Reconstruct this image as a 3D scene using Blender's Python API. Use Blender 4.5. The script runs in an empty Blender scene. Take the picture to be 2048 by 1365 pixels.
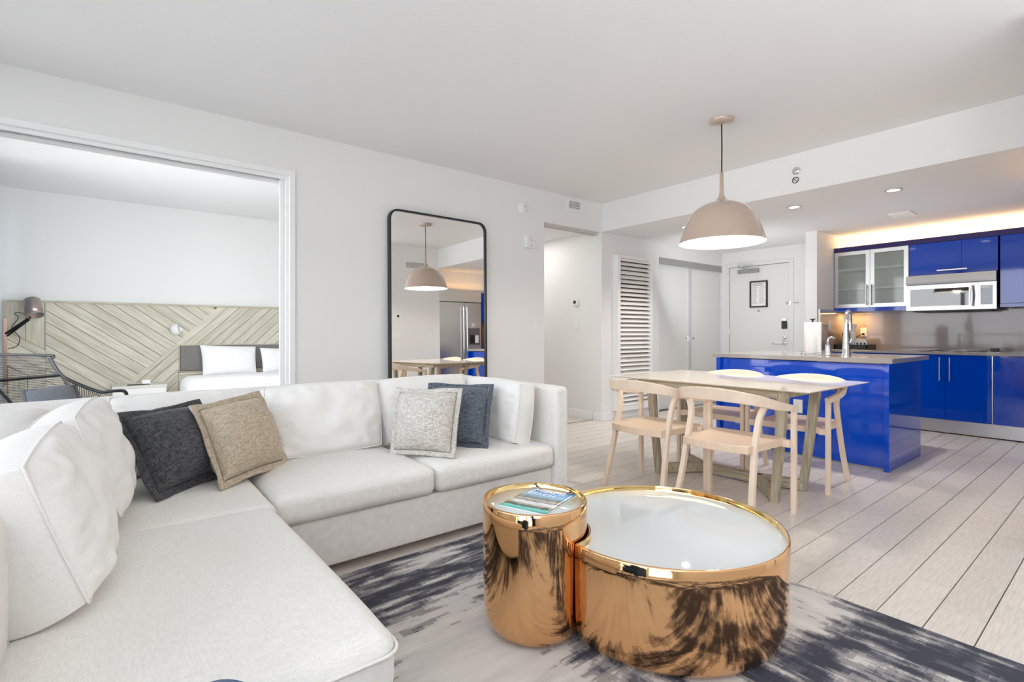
import bpy, bmesh, math, random
from mathutils import Vector, Matrix, noise
random.seed(7)
PI = math.pi
S = bpy.context.scene
COL = S.collection

# ------------------------------------------------------------------ camera, sky, light, exposure
F_PX, HOR, CAM_H = 1021.4, 665.5, 1.13
AZ = math.atan2(2303 - 1024, F_PX)
cam_d = bpy.data.cameras.new('camera')
cam = bpy.data.objects.new('camera', cam_d); COL.objects.link(cam)
cam.location = (0, 0, CAM_H); cam.rotation_euler = (PI/2, 0, AZ - PI/2)
cam_d.sensor_width = 36; cam_d.lens = 36*F_PX/2048
cam_d.shift_y = -(682.5 - HOR)/2048
cam_d.clip_start = 0.02; cam_d.clip_end = 500
S.camera = cam

w = bpy.data.worlds.new('sky'); S.world = w; w.use_nodes = True
nt = w.node_tree; nt.nodes.clear()
wo = nt.nodes.new('ShaderNodeOutputWorld'); bg = nt.nodes.new('ShaderNodeBackground')
tc = nt.nodes.new('ShaderNodeTexCoord'); sep = nt.nodes.new('ShaderNodeSeparateXYZ'); cr = nt.nodes.new('ShaderNodeValToRGB')
nt.links.new(tc.outputs['Generated'], sep.inputs[0]); nt.links.new(sep.outputs['Z'], cr.inputs[0])
cr.color_ramp.elements[0].position = 0.0; cr.color_ramp.elements[0].color = (0.95, 0.97, 1.0, 1)
cr.color_ramp.elements[1].position = 0.7; cr.color_ramp.elements[1].color = (0.72, 0.84, 1.0, 1)
nt.links.new(cr.outputs[0], bg.inputs['Color']); bg.inputs['Strength'].default_value = 3.7
nt.links.new(bg.outputs[0], wo.inputs[0])

S.view_settings.view_transform = 'Standard'; S.view_settings.look = 'None'
S.view_settings.gamma = 1; S.view_settings.use_curve_mapping = False
S.view_settings.exposure = 0.45
S.cycles.use_denoising = True
S.cycles.max_bounces = 14; S.cycles.diffuse_bounces = 8; S.cycles.glossy_bounces = 6
S.cycles.transparent_max_bounces = 12
S.cycles.sample_clamp_indirect = 6.0

def area(name, loc, rot, sx, sy, power, color=(1, 1, 1), portal=False, spread=None):
    d = bpy.data.lights.new(name, 'AREA'); d.shape = 'RECTANGLE'; d.size = sx; d.size_y = sy
    d.energy = power; d.color = color
    if portal: d.cycles.is_portal = True
    if spread: d.spread = spread
    o = bpy.data.objects.new(name, d); COL.objects.link(o); o.location = loc; o.rotation_euler = rot
    return o
area('window_portal', (-1.12, 1.4, 1.35), (0, -PI/2, 0), 2.6, 5.8, 1, portal=True)
area('bedroom_portal', (-1.12, 6.2, 1.35), (0, -PI/2, 0), 2.6, 3.3, 1, portal=True)
COOL = (.955, .98, 1.0)
area('bounce_fill', (.6, -.5, 1.75), (PI, 0, 0), 2.2, 1.6, 19, COOL)  # added fill aimed at the ceiling, no such lamp in the room
area('camera_fill', (-.7, -1.4, 1.75), (math.radians(84), 0, math.radians(-40)), 1.4, 1.0, 26, COOL)  # added fill from behind the camera, lifts the shaded sofa front
area('bedroom_fill', (.5, 5.3, 1.3), (math.radians(92), 0, math.radians(-8)), 2.4, .9, 27, COOL)  # unseen source added to brighten the bedroom back wall
area('dining_fill', (2.6, -.7, .9), (PI, 0, 0), 1.6, 1.2, 9, COOL)  # unseen upward fill added for the dining side of the room
area('kitchen_fill', (6.5, 1.5, 1.3), (PI, 0, 0), 1.0, 1.6, 2.6, COOL)  # added fill, brightens the kitchen by way of its ceiling
area('entry_fill', (6.3, 3.55, 1.5), (math.radians(180), math.radians(55), 0), .8, .9, 6, COOL)  # added fill that lifts the dark entry end
area('hall_fill', (4.4, 5.6, 2.42), (0, 0, 0), .6, 1.2, 7, (1, .97, .93))  # unseen fill light, sized and placed to brighten the hallway

# ------------------------------------------------------------------ materials
MATS = {}
def mat(name, col, rough=0.5, metal=0.0, coat=0.0, spec=None, emit=None, estr=0.0, trans=0.0, ior=1.45,
        var=0.0, vscale=5.0, stretch=(1, 1, 1), bump=0.0, bscale=200.0, bstretch=(1, 1, 1), sheen=0.0, rand=0.0, col2=None, detail=4.0):
    if name in MATS: return MATS[name]
    m = bpy.data.materials.new(name); m.use_nodes = True
    n = m.node_tree.nodes; l = m.node_tree.links; b = n['Principled BSDF']
    b.inputs['Base Color'].default_value = (*col, 1); b.inputs['Roughness'].default_value = rough
    b.inputs['Metallic'].default_value = metal; b.inputs['Coat Weight'].default_value = coat
    b.inputs['Coat Roughness'].default_value = 0.03; b.inputs['IOR'].default_value = ior
    if spec is not None: b.inputs['Specular IOR Level'].default_value = spec
    if trans: b.inputs['Transmission Weight'].default_value = trans
    if sheen: b.inputs['Sheen Weight'].default_value = sheen
    if emit: b.inputs['Emission Color'].default_value = (*emit, 1); b.inputs['Emission Strength'].default_value = estr
    if var or bump or rand:
        t = n.new('ShaderNodeTexCoord')
    if var or rand:
        c2 = col2 or tuple(c*(1 - var) for c in col)
        mx = n.new('ShaderNodeMix'); mx.data_type = 'RGBA'
        mx.inputs[6].default_value = (*col, 1); mx.inputs[7].default_value = (*c2, 1)
        fac = None
        if var:
            mp = n.new('ShaderNodeMapping'); mp.inputs['Scale'].default_value = stretch
            nz = n.new('ShaderNodeTexNoise'); nz.inputs['Scale'].default_value = vscale; nz.inputs['Detail'].default_value = detail
            l.new(t.outputs['Object'], mp.inputs[0]); l.new(mp.outputs[0], nz.inputs['Vector'])
            rp = n.new('ShaderNodeValToRGB'); rp.color_ramp.elements[0].position = 0.35; rp.color_ramp.elements[1].position = 0.7
            l.new(nz.outputs[0], rp.inputs[0]); fac = rp.outputs[0]
            if rand:
                oi0 = n.new('ShaderNodeObjectInfo'); cx = n.new('ShaderNodeVectorMath'); cx.operation = 'ADD'
                sc = n.new('ShaderNodeVectorMath'); sc.operation = 'SCALE'; sc.inputs['Scale'].default_value = 37.0
                cb = n.new('ShaderNodeCombineXYZ'); l.new(oi0.outputs['Random'], cb.inputs[0]); l.new(oi0.outputs['Random'], cb.inputs[1])
                l.new(cb.outputs[0], sc.inputs[0]); l.new(mp.outputs[0], cx.inputs[0]); l.new(sc.outputs[0], cx.inputs[1]); l.new(cx.outputs[0], nz.inputs['Vector'])
        if fac: l.new(fac, mx.inputs[0])
        else: mx.inputs[0].default_value = 0
        out = mx.outputs[2]
        if rand:
            oi = n.new('ShaderNodeObjectInfo'); mr = n.new('ShaderNodeMapRange')
            mr.inputs[3].default_value = 1 - rand; mr.inputs[4].default_value = 1 + rand*0.6
            l.new(oi.outputs['Random'], mr.inputs[0])
            hs = n.new('ShaderNodeHueSaturation'); l.new(out, hs.inputs['Color']); l.new(mr.outputs[0], hs.inputs['Value']); out = hs.outputs[0]
        l.new(out, b.inputs['Base Color'])
    if bump:
        mp2 = n.new('ShaderNodeMapping'); mp2.inputs['Scale'].default_value = bstretch
        nz2 = n.new('ShaderNodeTexNoise'); nz2.inputs['Scale'].default_value = bscale; nz2.inputs['Detail'].default_value = 2
        l.new(t.outputs['Object'], mp2.inputs[0]); l.new(mp2.outputs[0], nz2.inputs['Vector'])
        bp = n.new('ShaderNodeBump'); bp.inputs['Strength'].default_value = bump; bp.inputs['Distance'].default_value = 0.004
        l.new(nz2.outputs[0], bp.inputs['Height']); l.new(bp.outputs[0], b.inputs['Normal'])
    MATS[name] = m
    return m

def glassmat(name, tint=(1, 1, 1), refl=0.06, rough=0.0):
    m = bpy.data.materials.new(name); m.use_nodes = True; n = m.node_tree.nodes; l = m.node_tree.links; n.clear()
    o = n.new('ShaderNodeOutputMaterial'); mx = n.new('ShaderNodeMixShader'); tr = n.new('ShaderNodeBsdfTransparent'); gl = n.new('ShaderNodeBsdfGlossy')
    fr = n.new('ShaderNodeFresnel'); fr.inputs[0].default_value = 1.45
    tr.inputs[0].default_value = (*tint, 1); gl.inputs['Roughness'].default_value = rough
    l.new(fr.outputs[0], mx.inputs[0]); l.new(tr.outputs[0], mx.inputs[1]); l.new(gl.outputs[0], mx.inputs[2]); l.new(mx.outputs[0], o.inputs[0])
    return m

def weave(name, col, col2, scale=260.0, rough=0.9, bump=0.35, mixlo=0.35, mixhi=0.65):
    """woven cloth: two stretched noises, one per thread direction"""
    m = bpy.data.materials.new(name); m.use_nodes = True; n = m.node_tree.nodes; l = m.node_tree.links; b = n['Principled BSDF']
    t = n.new('ShaderNodeTexCoord'); acc = None
    for st in ((1, 0.12, 1), (0.12, 1, 0.12)):
        mp = n.new('ShaderNodeMapping'); mp.inputs['Scale'].default_value = st
        nz = n.new('ShaderNodeTexNoise'); nz.inputs['Scale'].default_value = scale; nz.inputs['Detail'].default_value = 1.5
        l.new(t.outputs['Object'], mp.inputs[0]); l.new(mp.outputs[0], nz.inputs['Vector'])
        if acc is None: acc = nz.outputs[0]
        else:
            ad = n.new('ShaderNodeMath'); ad.operation = 'ADD'; l.new(acc, ad.inputs[0]); l.new(nz.outputs[0], ad.inputs[1])
            hf = n.new('ShaderNodeMath'); hf.operation = 'MULTIPLY'; hf.inputs[1].default_value = 0.5; l.new(ad.outputs[0], hf.inputs[0]); acc = hf.outputs[0]
    rp = n.new('ShaderNodeValToRGB'); rp.color_ramp.elements[0].position = mixlo; rp.color_ramp.elements[1].position = mixhi
    rp.color_ramp.elements[0].color = (*col2, 1); rp.color_ramp.elements[1].color = (*col, 1)
    l.new(acc, rp.inputs[0]); l.new(rp.outputs[0], b.inputs['Base Color']); b.inputs['Roughness'].default_value = rough
    b.inputs['Specular IOR Level'].default_value = 0.2; b.inputs['Sheen Weight'].default_value = 0.15
    bp = n.new('ShaderNodeBump'); bp.inputs['Strength'].default_value = bump; bp.inputs['Distance'].default_value = 0.003
    l.new(acc, bp.inputs['Height']); l.new(bp.outputs[0], b.inputs['Normal'])
    return m

WALL = mat('wall_paint', (0.80, 0.80, 0.79), 0.7, bump=0.04, bscale=120, spec=0.3)
CEIL = mat('ceiling_paint', (0.80, 0.80, 0.80), 0.8, bump=0.25, bscale=160, spec=0.2)
TRIM = mat('trim_paint', (0.86, 0.86, 0.86), 0.4)
DOORP = mat('door_paint', (0.76, 0.76, 0.74), 0.45)
GROUT = mat('grout', (0.10, 0.085, 0.07), 0.9)
PLANK = mat('plank_tile', (0.73, 0.675, 0.62), 0.32, var=0.16, vscale=9, stretch=(1.2, 14, 1), rand=0.06, col2=(0.60, 0.545, 0.49), spec=0.45)
ALU = mat('brushed_aluminium', (0.72, 0.72, 0.72), 0.32, 1.0, bump=0.05, bscale=60, bstretch=(1, 1, 30))
STEEL = mat('stainless_steel', (0.68, 0.67, 0.65), 0.28, 1.0)
CHROME = mat('chrome', (0.82, 0.82, 0.83), 0.08, 1.0)
BLUE = mat('blue_lacquer', (0.0, 0.056, 0.50), 0.06, 0.0, coat=0.6, spec=0.5)
BLUED = mat('blue_edge', (0.004, 0.02, 0.22), 0.25)
STONE = mat('taupe_quartz', (0.36, 0.33, 0.31), 0.12, coat=0.3, var=0.12, vscale=220)
SPLASH = mat('splash_quartz', (0.34, 0.30, 0.295), 0.10, coat=0.4, var=0.12, vscale=220)
LINEN = weave('white_linen', (0.84, 0.82, 0.785), (0.74, 0.715, 0.68), 300, bump=0.4)
LINEN2 = weave('white_cotton_linen', (0.86, 0.845, 0.82), (0.78, 0.76, 0.735), 600, bump=0.15)
CHAR = weave('charcoal_weave', (0.115, 0.115, 0.125), (0.030, 0.031, 0.036), 300, bump=0.5, mixlo=.4, mixhi=.62)
BLUEGREY = weave('blue_grey_weave', (0.165, 0.19, 0.23), (0.055, 0.068, 0.088), 300, bump=0.5, mixlo=.4, mixhi=.62)
LGREY = weave('mid_grey_weave', (0.26, 0.27, 0.30), (0.14, 0.15, 0.17), 400)
TAN = weave('tan_weave', (0.60, 0.51, 0.40), (0.36, 0.29, 0.21), 300, bump=0.6, mixlo=.4, mixhi=.62)
OAT = weave('oatmeal_weave', (0.74, 0.71, 0.66), (0.42, 0.385, 0.34), 300, bump=0.6, mixlo=.4, mixhi=.6)
GREYUP = weave('grey_upholstery', (0.26, 0.24, 0.235), (0.19, 0.175, 0.17), 500)
BED = mat('white_bedding', (0.88, 0.88, 0.88), 0.9, bump=0.08, bscale=14)
GOLD = mat('rose_gold_mirror', (0.80, 0.47, 0.235), 0.045, 1.0)
GOLDRIM = mat('brass_rim', (0.86, 0.62, 0.30), 0.07, 1.0)
WGLASS = mat('white_back_painted_glass', (0.66, 0.69, 0.69), 0.05, coat=0.5, spec=0.5)
TGLASS = mat('cream_back_painted_glass', (0.84, 0.75, 0.66), 0.06, spec=0.35)
WASH = mat('washed_oak', (0.50, 0.44, 0.33), 0.6, var=0.5, vscale=7, stretch=(9, 9, 0.8), col2=(0.27, 0.23, 0.16), bump=0.2, bscale=30, bstretch=(6, 6, 0.5))
WASHY = mat('washed_oak_beam', (0.50, 0.44, 0.33), 0.6, var=0.5, vscale=7, stretch=(9, 0.8, 9), col2=(0.27, 0.23, 0.16))
BEECH = mat('bleached_beech', (0.82, 0.67, 0.53), 0.42, var=0.1, vscale=6, stretch=(3, 3, 1))
SEATW = mat('bleached_beech_seat', (0.78, 0.60, 0.45), 0.38, var=0.1, vscale=8, stretch=(1, 6, 1))
BOARD = mat('limed_oak_board', (0.68, 0.645, 0.55), 0.65, var=0.5, vscale=4, stretch=(0.8, 7, 9), col2=(0.52, 0.475, 0.37), rand=0.10, detail=8)
BOARDF = mat('limed_oak_frame', (0.56, 0.52, 0.42), 0.65, var=0.3, vscale=5, stretch=(1, 8, 12), col2=(0.40, 0.36, 0.27))
BLACK = mat('black_plastic', (0.012, 0.012, 0.013), 0.4)
BLACKM = mat('black_metal', (0.015, 0.016, 0.018), 0.35, spec=0.5)
WHITE = mat('white_plastic', (0.82, 0.82, 0.80), 0.35)
PAPER = mat('white_paper', (0.88, 0.88, 0.87), 0.9)
PEND = mat('taupe_lacquer', (0.47, 0.36, 0.29), 0.10, coat=1.0)
PENDIN = mat('pendant_inner_white', (0.9, 0.88, 0.84), 0.5)
GLOW = mat('lamp_glow', (1, 1, 1), 0.5, emit=(1, 0.95, 0.86), estr=9)
GLOWSOFT = mat('downlight_glow', (1, 1, 1), 0.5, emit=(1, 0.96, 0.9), estr=6)
MIRROR = mat('mirror_silver', (0.93, 0.93, 0.92), 0.0, 1.0)
PANE = glassmat('clear_pane')
FROST = mat('frosted_glass', (0.62, 0.66, 0.64), 0.35, spec=0.5, coat=0.5)
DGLASS = mat('dark_oven_glass', (0.02, 0.02, 0.022), 0.02, coat=1.0, spec=1.0)
COPPER = mat('copper_tube', (0.80, 0.50, 0.40), 0.2, 1.0)
BRONZE = mat('taupe_metal', (0.36, 0.29, 0.27), 0.25, 0.6)
BLUEFAB = weave('blue_upholstery', (0.035, 0.10, 0.22), (0.02, 0.06, 0.15), 400)
CURT = mat('blue_grey_curtain', (0.30, 0.42, 0.52), 0.9)
RED = mat('copper_paint', (0.35, 0.16, 0.08), 0.3, 0.6)

# ------------------------------------------------------------------ mesh helpers
class MB:
    def __init__(s): s.v = []; s.f = []; s.sm = []
    def add(s, vs, fs, smooth=False, M=None):
        k = len(s.v)
        s.v += [tuple(M @ Vector(p)) if M else tuple(p) for p in vs]
        s.f += [tuple(i + k for i in f) for f in fs]; s.sm += [smooth]*len(fs); return s
    def box(s, x0, x1, y0, y1, z0, z1, M=None):
        return s.add([(x, y, z) for x in (x0, x1) for y in (y0, y1) for z in (z0, z1)],
                     [(0, 1, 3, 2), (4, 6, 7, 5), (0, 4, 5, 1), (2, 3, 7, 6), (0, 2, 6, 4), (1, 5, 7, 3)], False, M)
    def prism(s, poly, axis, a, b, M=None):
        """poly: 2-D points, extruded along axis (0,1,2) from a to b"""
        n = len(poly)
        def P(p, t):
            q = [0, 0, 0]; o = [i for i in range(3) if i != axis]; q[o[0]] = p[0]; q[o[1]] = p[1]; q[axis] = t; return tuple(q)
        vs = [P(p, a) for p in poly] + [P(p, b) for p in poly]
        return s.add(vs, [tuple(range(n))[::-1], tuple(range(n, 2*n))] + [(i, (i+1) % n, n + (i+1) % n, n + i) for i in range(n)], False, M)
    def lathe(s, prof, n=32, c=(0, 0, 0), M=None, smooth=True, cap=False):
        vs = []; fs = []; m = len(prof)
        for i in range(n):
            a = 2*PI*i/n
            vs += [(c[0] + r*math.cos(a), c[1] + r*math.sin(a), c[2] + z) for r, z in prof]
        for i in range(n):
            for j in range(m - 1):
                a, b = i*m + j, ((i+1) % n)*m + j
                fs.append((a, b, b+1, a+1))
        if cap:
            fs.append(tuple(i*m for i in range(n))[::-1]); fs.append(tuple(i*m + m - 1 for i in range(n)))
        return s.add(vs, fs, smooth, M)
    def cyl(s, c, r, h, n=24, axis=2, r2=None, smooth=True):
        r2 = r if r2 is None else r2
        M = Matrix.Translation(c)
        if axis == 0: M = M @ Matrix.Rotation(PI/2, 4, 'Y')
        if axis == 1: M = M @ Matrix.Rotation(-PI/2, 4, 'X')
        vs = []; k = len(s.f)
        for z, rr in ((0, r), (h, r2)): vs += [(rr*math.cos(2*PI*i/n), rr*math.sin(2*PI*i/n), z) for i in range(n)]
        s.add(vs, [(i, (i+1) % n, n + (i+1) % n, n + i) for i in range(n)], smooth, M)
        s.add(vs, [tuple(range(n))[::-1], tuple(range(n, 2*n))], False, M); return s
    def sweep(s, pts, sec, up=(0, 0, 1), closed=False, caps=True, smooth=False):
        """pts: path; sec(i) -> list of (a,b) offsets along side and up axes"""
        P = [Vector(p) for p in pts]; n = len(P); rings = []
        for i in range(n):
            if closed: t = P[(i+1) % n] - P[i-1]
            else: t = P[min(i+1, n-1)] - P[max(i-1, 0)]
            t.normalize(); u = Vector(up[i]) if isinstance(up, list) else Vector(up)
            side = t.cross(u)
            if side.length < 1e-5: side = t.cross(Vector((1, 0, 0)))
            side.normalize(); u2 = side.cross(t).normalized()
            rings.append([P[i] + side*a + u2*b for a, b in sec(i)])
        m = len(rings[0]); vs = [p for r in rings for p in r]; fs = []
        for i in range(n if closed else n - 1):
            for j in range(m):
                a, b = i*m, ((i+1) % n)*m
                fs.append((a + j, a + (j+1) % m, b + (j+1) % m, b + j))
        s.add(vs, fs, smooth)
        if caps and not closed: s.add(vs, [tuple(range(m))[::-1], tuple(range((n-1)*m, n*m))], False)
        return s
    def tube(s, pts, r, n=10, closed=False):
        rr = r if callable(r) else (lambda i: r)
        return s.sweep(pts, lambda i: [(rr(i)*math.cos(2*PI*k/n), rr(i)*math.sin(2*PI*k/n)) for k in range(n)], up=(0.05, 0.03, 1), closed=closed, smooth=True)
    def bar(s, pts, w, h, up=(0, 0, 1)):
        W = w if callable(w) else (lambda i: w); H = h if callable(h) else (lambda i: h)
        return s.sweep(pts, lambda i: [(-W(i)/2, -H(i)/2), (W(i)/2, -H(i)/2), (W(i)/2, H(i)/2), (-W(i)/2, H(i)/2)], up=up)
    def grid(s, P, nu, nv, smooth=True, wrap=False):
        """P(i,j) for i in 0..nu, j in 0..nv"""
        vs = [P(i, j) for i in range(nu + 1) for j in range(nv + 1)]
        fs = [(i*(nv+1) + j, (i+1)*(nv+1) + j, (i+1)*(nv+1) + j + 1, i*(nv+1) + j + 1) for i in range(nu) for j in range(nv)]
        return s.add(vs, fs, smooth)
    def rbox(s, x0, x1, y0, y1, z0, z1, r, crown=0.0, k=4, m=8, wob=0.0, seed=0, cx=0.0, cy=0.0):
        """upholstered box: rounded edges, crowned top, slightly wavy"""
        c = ((x0+x1)/2, (y0+y1)/2, (z0+z1)/2); h = ((x1-x0)/2, (y1-y0)/2, (z1-z0)/2)
        def ax(H):
            rr = min(r, H*0.999)
            a = [-H + rr*i/k for i in range(k)]; b = [-(H-rr) + 2*(H-rr)*i/m for i in range(m + 1)]
            return a + b + [-q for q in reversed(a)]
        A = [ax(q) for q in h]
        bm = bmesh.new()
        for d in range(3):
            o = [i for i in range(3) if i != d]
            for sg in (-1, 1):
                g = []
                for p in A[o[0]]:
                    row = []
                    for q in A[o[1]]:
                        co = [0, 0, 0]; co[d] = sg*h[d]; co[o[0]] = p; co[o[1]] = q; row.append(bm.verts.new(co))
                    g.append(row)
                for i in range(len(g)-1):
                    for j in range(len(g[0])-1):
                        f = (g[i][j], g[i+1][j], g[i+1][j+1], g[i][j+1])
                        bm.faces.new(f if (sg > 0) == (d != 1) else f[::-1])
        bmesh.ops.remove_doubles(bm, verts=bm.verts, dist=1e-5)
        for v in bm.verts:
            q = Vector([max(-(h[i]-min(r, h[i]*.999)), min(h[i]-min(r, h[i]*.999), v.co[i])) for i in range(3)])
            d = v.co - q
            if d.length > 1e-9: v.co = q + d.normalized()*min(r, *h)
            u, t, zz = v.co[0]/h[0], v.co[1]/h[1], v.co[2]/h[2]
            if crown and zz > 0: v.co.z += crown*max(0, 1-u*u)*max(0, 1-t*t)*zz
            if cx: v.co.x += cx*math.copysign(1, u)*abs(u)*max(0, 1-t*t)*max(0, 1-zz*zz)
            if cy: v.co.y += cy*math.copysign(1, t)*abs(t)*max(0, 1-u*u)*max(0, 1-zz*zz)
            if wob:
                nn = noise.noise_vector((v.co + Vector((seed*3.1, seed*1.7, 0)))*4.0); v.co += Vector((nn.x, nn.y, nn.z))*wob
        bm.verts.index_update()
        s.add([tuple(v.co + Vector(c)) for v in bm.verts], [[v.index for v in f.verts] for f in bm.faces], True); bm.free(); return s

def WM(o):
    M = o.matrix_basis.copy()
    p = o.parent
    while p is not None: M = p.matrix_basis @ M; p = p.parent
    return M
def link(name, me, parent=None):
    o = bpy.data.objects.new(name, me); COL.objects.link(o)
    if parent is not None: o.parent = parent
    return o
def part(name, mb, m, parent=None, bev=0.0, seg=2, label=None, local=False, stuff=False):
    """one mesh object; mb is in world space unless local"""
    me = bpy.data.meshes.new(name)
    vs = mb.v
    if parent is not None and not local:
        I = WM(parent).inverted(); vs = [tuple(I @ Vector(p)) for p in vs]
    me.from_pydata(vs, [], mb.f); me.validate()
    bm = bmesh.new(); bm.from_mesh(me); bmesh.ops.recalc_face_normals(bm, faces=bm.faces)
    bm.to_mesh(me); bm.free()
    if len(mb.sm) == len(me.polygons): me.polygons.foreach_set('use_smooth', mb.sm)
    me.materials.append(m)
    o = link(name, me, parent)
    if bev:
        b = o.modifiers.new('bevel', 'BEVEL'); b.width = bev; b.segments = seg; b.limit_method = 'ANGLE'; b.angle_limit = 0.6; b.harden_normals = False
    if label: o['label'] = label
    if stuff: o['kind'] = 'stuff'
    return o
def tag(o, label, cat, group=None):
    o['label'] = label; o['category'] = cat
    if group: o['group'] = group
    return o
def thing(name, label, cat, loc=(0, 0, 0), rz=0.0, group=None):
    o = bpy.data.objects.new(name, None); COL.objects.link(o); o.empty_display_size = 0.05
    o.location = loc; o.rotation_euler = (0, 0, rz); return tag(o, label, cat, group)
def struct(name, mb, m, parent=None, bev=0.0):
    o = part(name, mb, m, parent, bev)
    if parent is None: o['kind'] = 'structure'
    return o
def copy_tree(o, parent=None):
    c = o.copy(); COL.objects.link(c)
    if parent is not None: c.parent = parent
    for ch in list(o.children): copy_tree(ch, c)
    return c
def smooth_path(pts, n=6):
    """Catmull-Rom through pts"""
    P = [Vector(p) for p in pts]; out = []
    for i in range(len(P) - 1):
        a, b, c, d = P[max(i-1, 0)], P[i], P[i+1], P[min(i+2, len(P)-1)]
        for k in range(n):
            t = k/n
            out.append(0.5*((2*b) + (c-a)*t + (2*a-5*b+4*c-d)*t*t + (3*b-a-3*c+d)*t**3))
    return out + [P[-1]]
def text(name, body, size, M, m, parent, ext=0.0004, sx=1.0):
    cu = bpy.data.curves.new(name, 'FONT'); cu.body = body; cu.size = size; cu.extrude = ext; cu.align_x = 'CENTER'; cu.align_y = 'CENTER'
    tmp = bpy.data.objects.new(name, cu); COL.objects.link(tmp); bpy.context.view_layer.update()
    me = bpy.data.meshes.new_from_object(tmp.evaluated_get(bpy.context.evaluated_depsgraph_get())); bpy.data.objects.remove(tmp)
    me.name = name; me.materials.clear(); me.materials.append(m); o = link(name, me, parent)
    o.matrix_basis = WM(parent).inverted() @ M @ Matrix.Scale(sx, 4, (1, 0, 0)); return o
def wall_pieces(axis, t0, t1, a0, a1, z0, z1, holes):
    """wall slab with rectangular holes. axis 0: runs along X (thickness in Y t0..t1), axis 1: runs along Y (thickness in X)"""
    mb = MB(); xs = sorted({a0, a1, *[h[0] for h in holes], *[h[1] for h in holes]}); zs = sorted({z0, z1, *[h[2] for h in holes], *[h[3] for h in holes]})
    xs = [x for x in xs if a0 <= x <= a1]; zs = [z for z in zs if z0 <= z <= z1]
    for i in range(len(xs)-1):
        run = None
        for j in range(len(zs)-1):
            cx, cz = (xs[i]+xs[i+1])/2, (zs[j]+zs[j+1])/2
            solid = not any(h[0] < cx < h[1] and h[2] < cz < h[3] for h in holes)
            if solid: run = [zs[j], zs[j+1]] if run is None else [run[0], zs[j+1]]
            if run and (not solid or j == len(zs)-2):
                if axis == 0: mb.box(xs[i], xs[i+1], t0, t1, run[0], run[1])
                else: mb.box(t0, t1, xs[i], xs[i+1], run[0], run[1])
                run = None
    return mb

# ------------------------------------------------------------------ room shell
XF, YL, XC, H1, H2 = -1.0, 4.36, 4.937, 2.765, 2.41       # facade, left wall, beam face, ceilings
XE, XK, YB, YS = 7.861, 7.9, 8.03, 2.63                    # entry wall, kitchen back wall, bedroom wall, stub side
YR = 0.40
fl = struct('floor', MB().box(-1.3, 8.2, -1.9, 8.4, -0.12, -0.004), GROUT)
def proj(x, y, z=0):
    d = x*math.cos(AZ) + y*math.sin(AZ); lt = x*math.sin(AZ) - y*math.cos(AZ)
    return (1024 + F_PX*lt/d, HOR - F_PX*(z - CAM_H)/d, d) if d > 0.05 else None
LP, WP, GX, GY = 0.6125, 0.1495, 0.0018, 0.0042
offs = {0: 2.686, 1: 2.926, 2: 2.647, 3: 2.954, 4: 3.114}
pl = []
r0 = int((-1.85 - 0.398)/WP) - 1
k = r0
while 0.398 + k*WP < 8.3:
    y0 = 0.398 + k*WP
    off = offs.get(k, 2.686 + random.Random(k*7 + 3).random()*LP)
    i0 = math.floor((XF - 0.2 - off)/LP)
    x = off + i0*LP
    while x < 8.1:
        pl.append((x, y0)); x += LP
    k += 1
def score(p):
    x, y = p[0] + LP/2, p[1] + WP/2
    q = proj(x, y)
    if q is None or not (-20 < q[0] < 2090 and q[1] < 1400): return 0
    if y > YL or (x > 7.36) or (x < 2.36 and y > -0.9): return 0.0           # behind walls, under rug or sofa
    if x < 2.33 and y > 2.3: return 0
    return 1/q[2]**3
pl.sort(key=score, reverse=True)
pm = bpy.data.meshes.new('plank')
mbp = MB().box(GX/2, LP - GX/2, GY/2, WP - GY/2, -0.012, 0)
pm.from_pydata(mbp.v, [], mbp.f); pm.materials.append(PLANK)
for p in pl[:300]:
    o = link('plank', pm, fl); o.location = (p[0], p[1], 0)
rest = MB()
for p in pl[300:]: rest.box(p[0] + GX/2, p[0] + LP - GX/2, p[1] + GY/2, p[1] + WP - GY/2, -0.012, 0)
part('plank_field', rest, PLANK, fl, stuff=True)

struct('ceiling', MB().box(-1.3, XC, -1.9, YL + .16, H1, H1 + .2), CEIL)
struct('ceiling.001', MB().box(XC, 8.2, -1.9, YL + .16, H2, H1 + .2), CEIL)          # dropped kitchen ceiling, its side is the beam face
struct('ceiling.002', MB().box(-1.3, 3.83, YL + .16, 8.4, H1, H1 + .2), CEIL)
struct('ceiling.003', MB().box(3.83, 5.1, YL + .16, 6.6, 2.43, 2.6), CEIL)
struct('wall_left', wall_pieces(0, YL, YL + .15, -1.3, 8.05, 0, H1, [(-0.95, 1.213, -1, 2.44), (3.955, XC, -1, 2.405), (6.15, 7.835, -1, 2.2)]), WALL)
struct('wall_hall', MB().box(XC, 5.08, YL + .15, 6.6, 0, 2.43), WALL)
struct('wall_hall_end', MB().box(3.83, 5.08, 6.45, 6.6, 0, 2.5), WALL)
struct('wall_bedroom_right', MB().box(3.68, 3.83, YL + .15, 8.2, 0, H1), WALL)
struct('wall_bedroom_back', MB().box(-1.3, 3.83, YB, YB + .15, 0, H1), WALL)
struct('wall_entry', wall_pieces(1, XE, XE + .15, YS - .05, YL, 0, H2, [(3.31, 4.25, -1, 2.17)]), WALL)
struct('wall_stub', MB().box(7.015, XE + .1, YS, 2.764, 0, H2), WALL)
struct('wall_kitchen_back', MB().box(XK, XK + .15, -1.0, YS + .05, 0, H2), WALL)
struct('wall_kitchen_right', MB().box(4.95, 8.05, -.75, -.6, 0, H2), WALL)
struct('wall_right', MB().box(3.7, XC + .02, YR - 1.15, YR, 0, H1), WALL)
struct('wall_back', MB().box(-1.3, 3.7, -1.75, -1.6, 0, H1).box(3.7, 3.85, -1.75, YR - 1.1, 0, H1), WALL)
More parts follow.
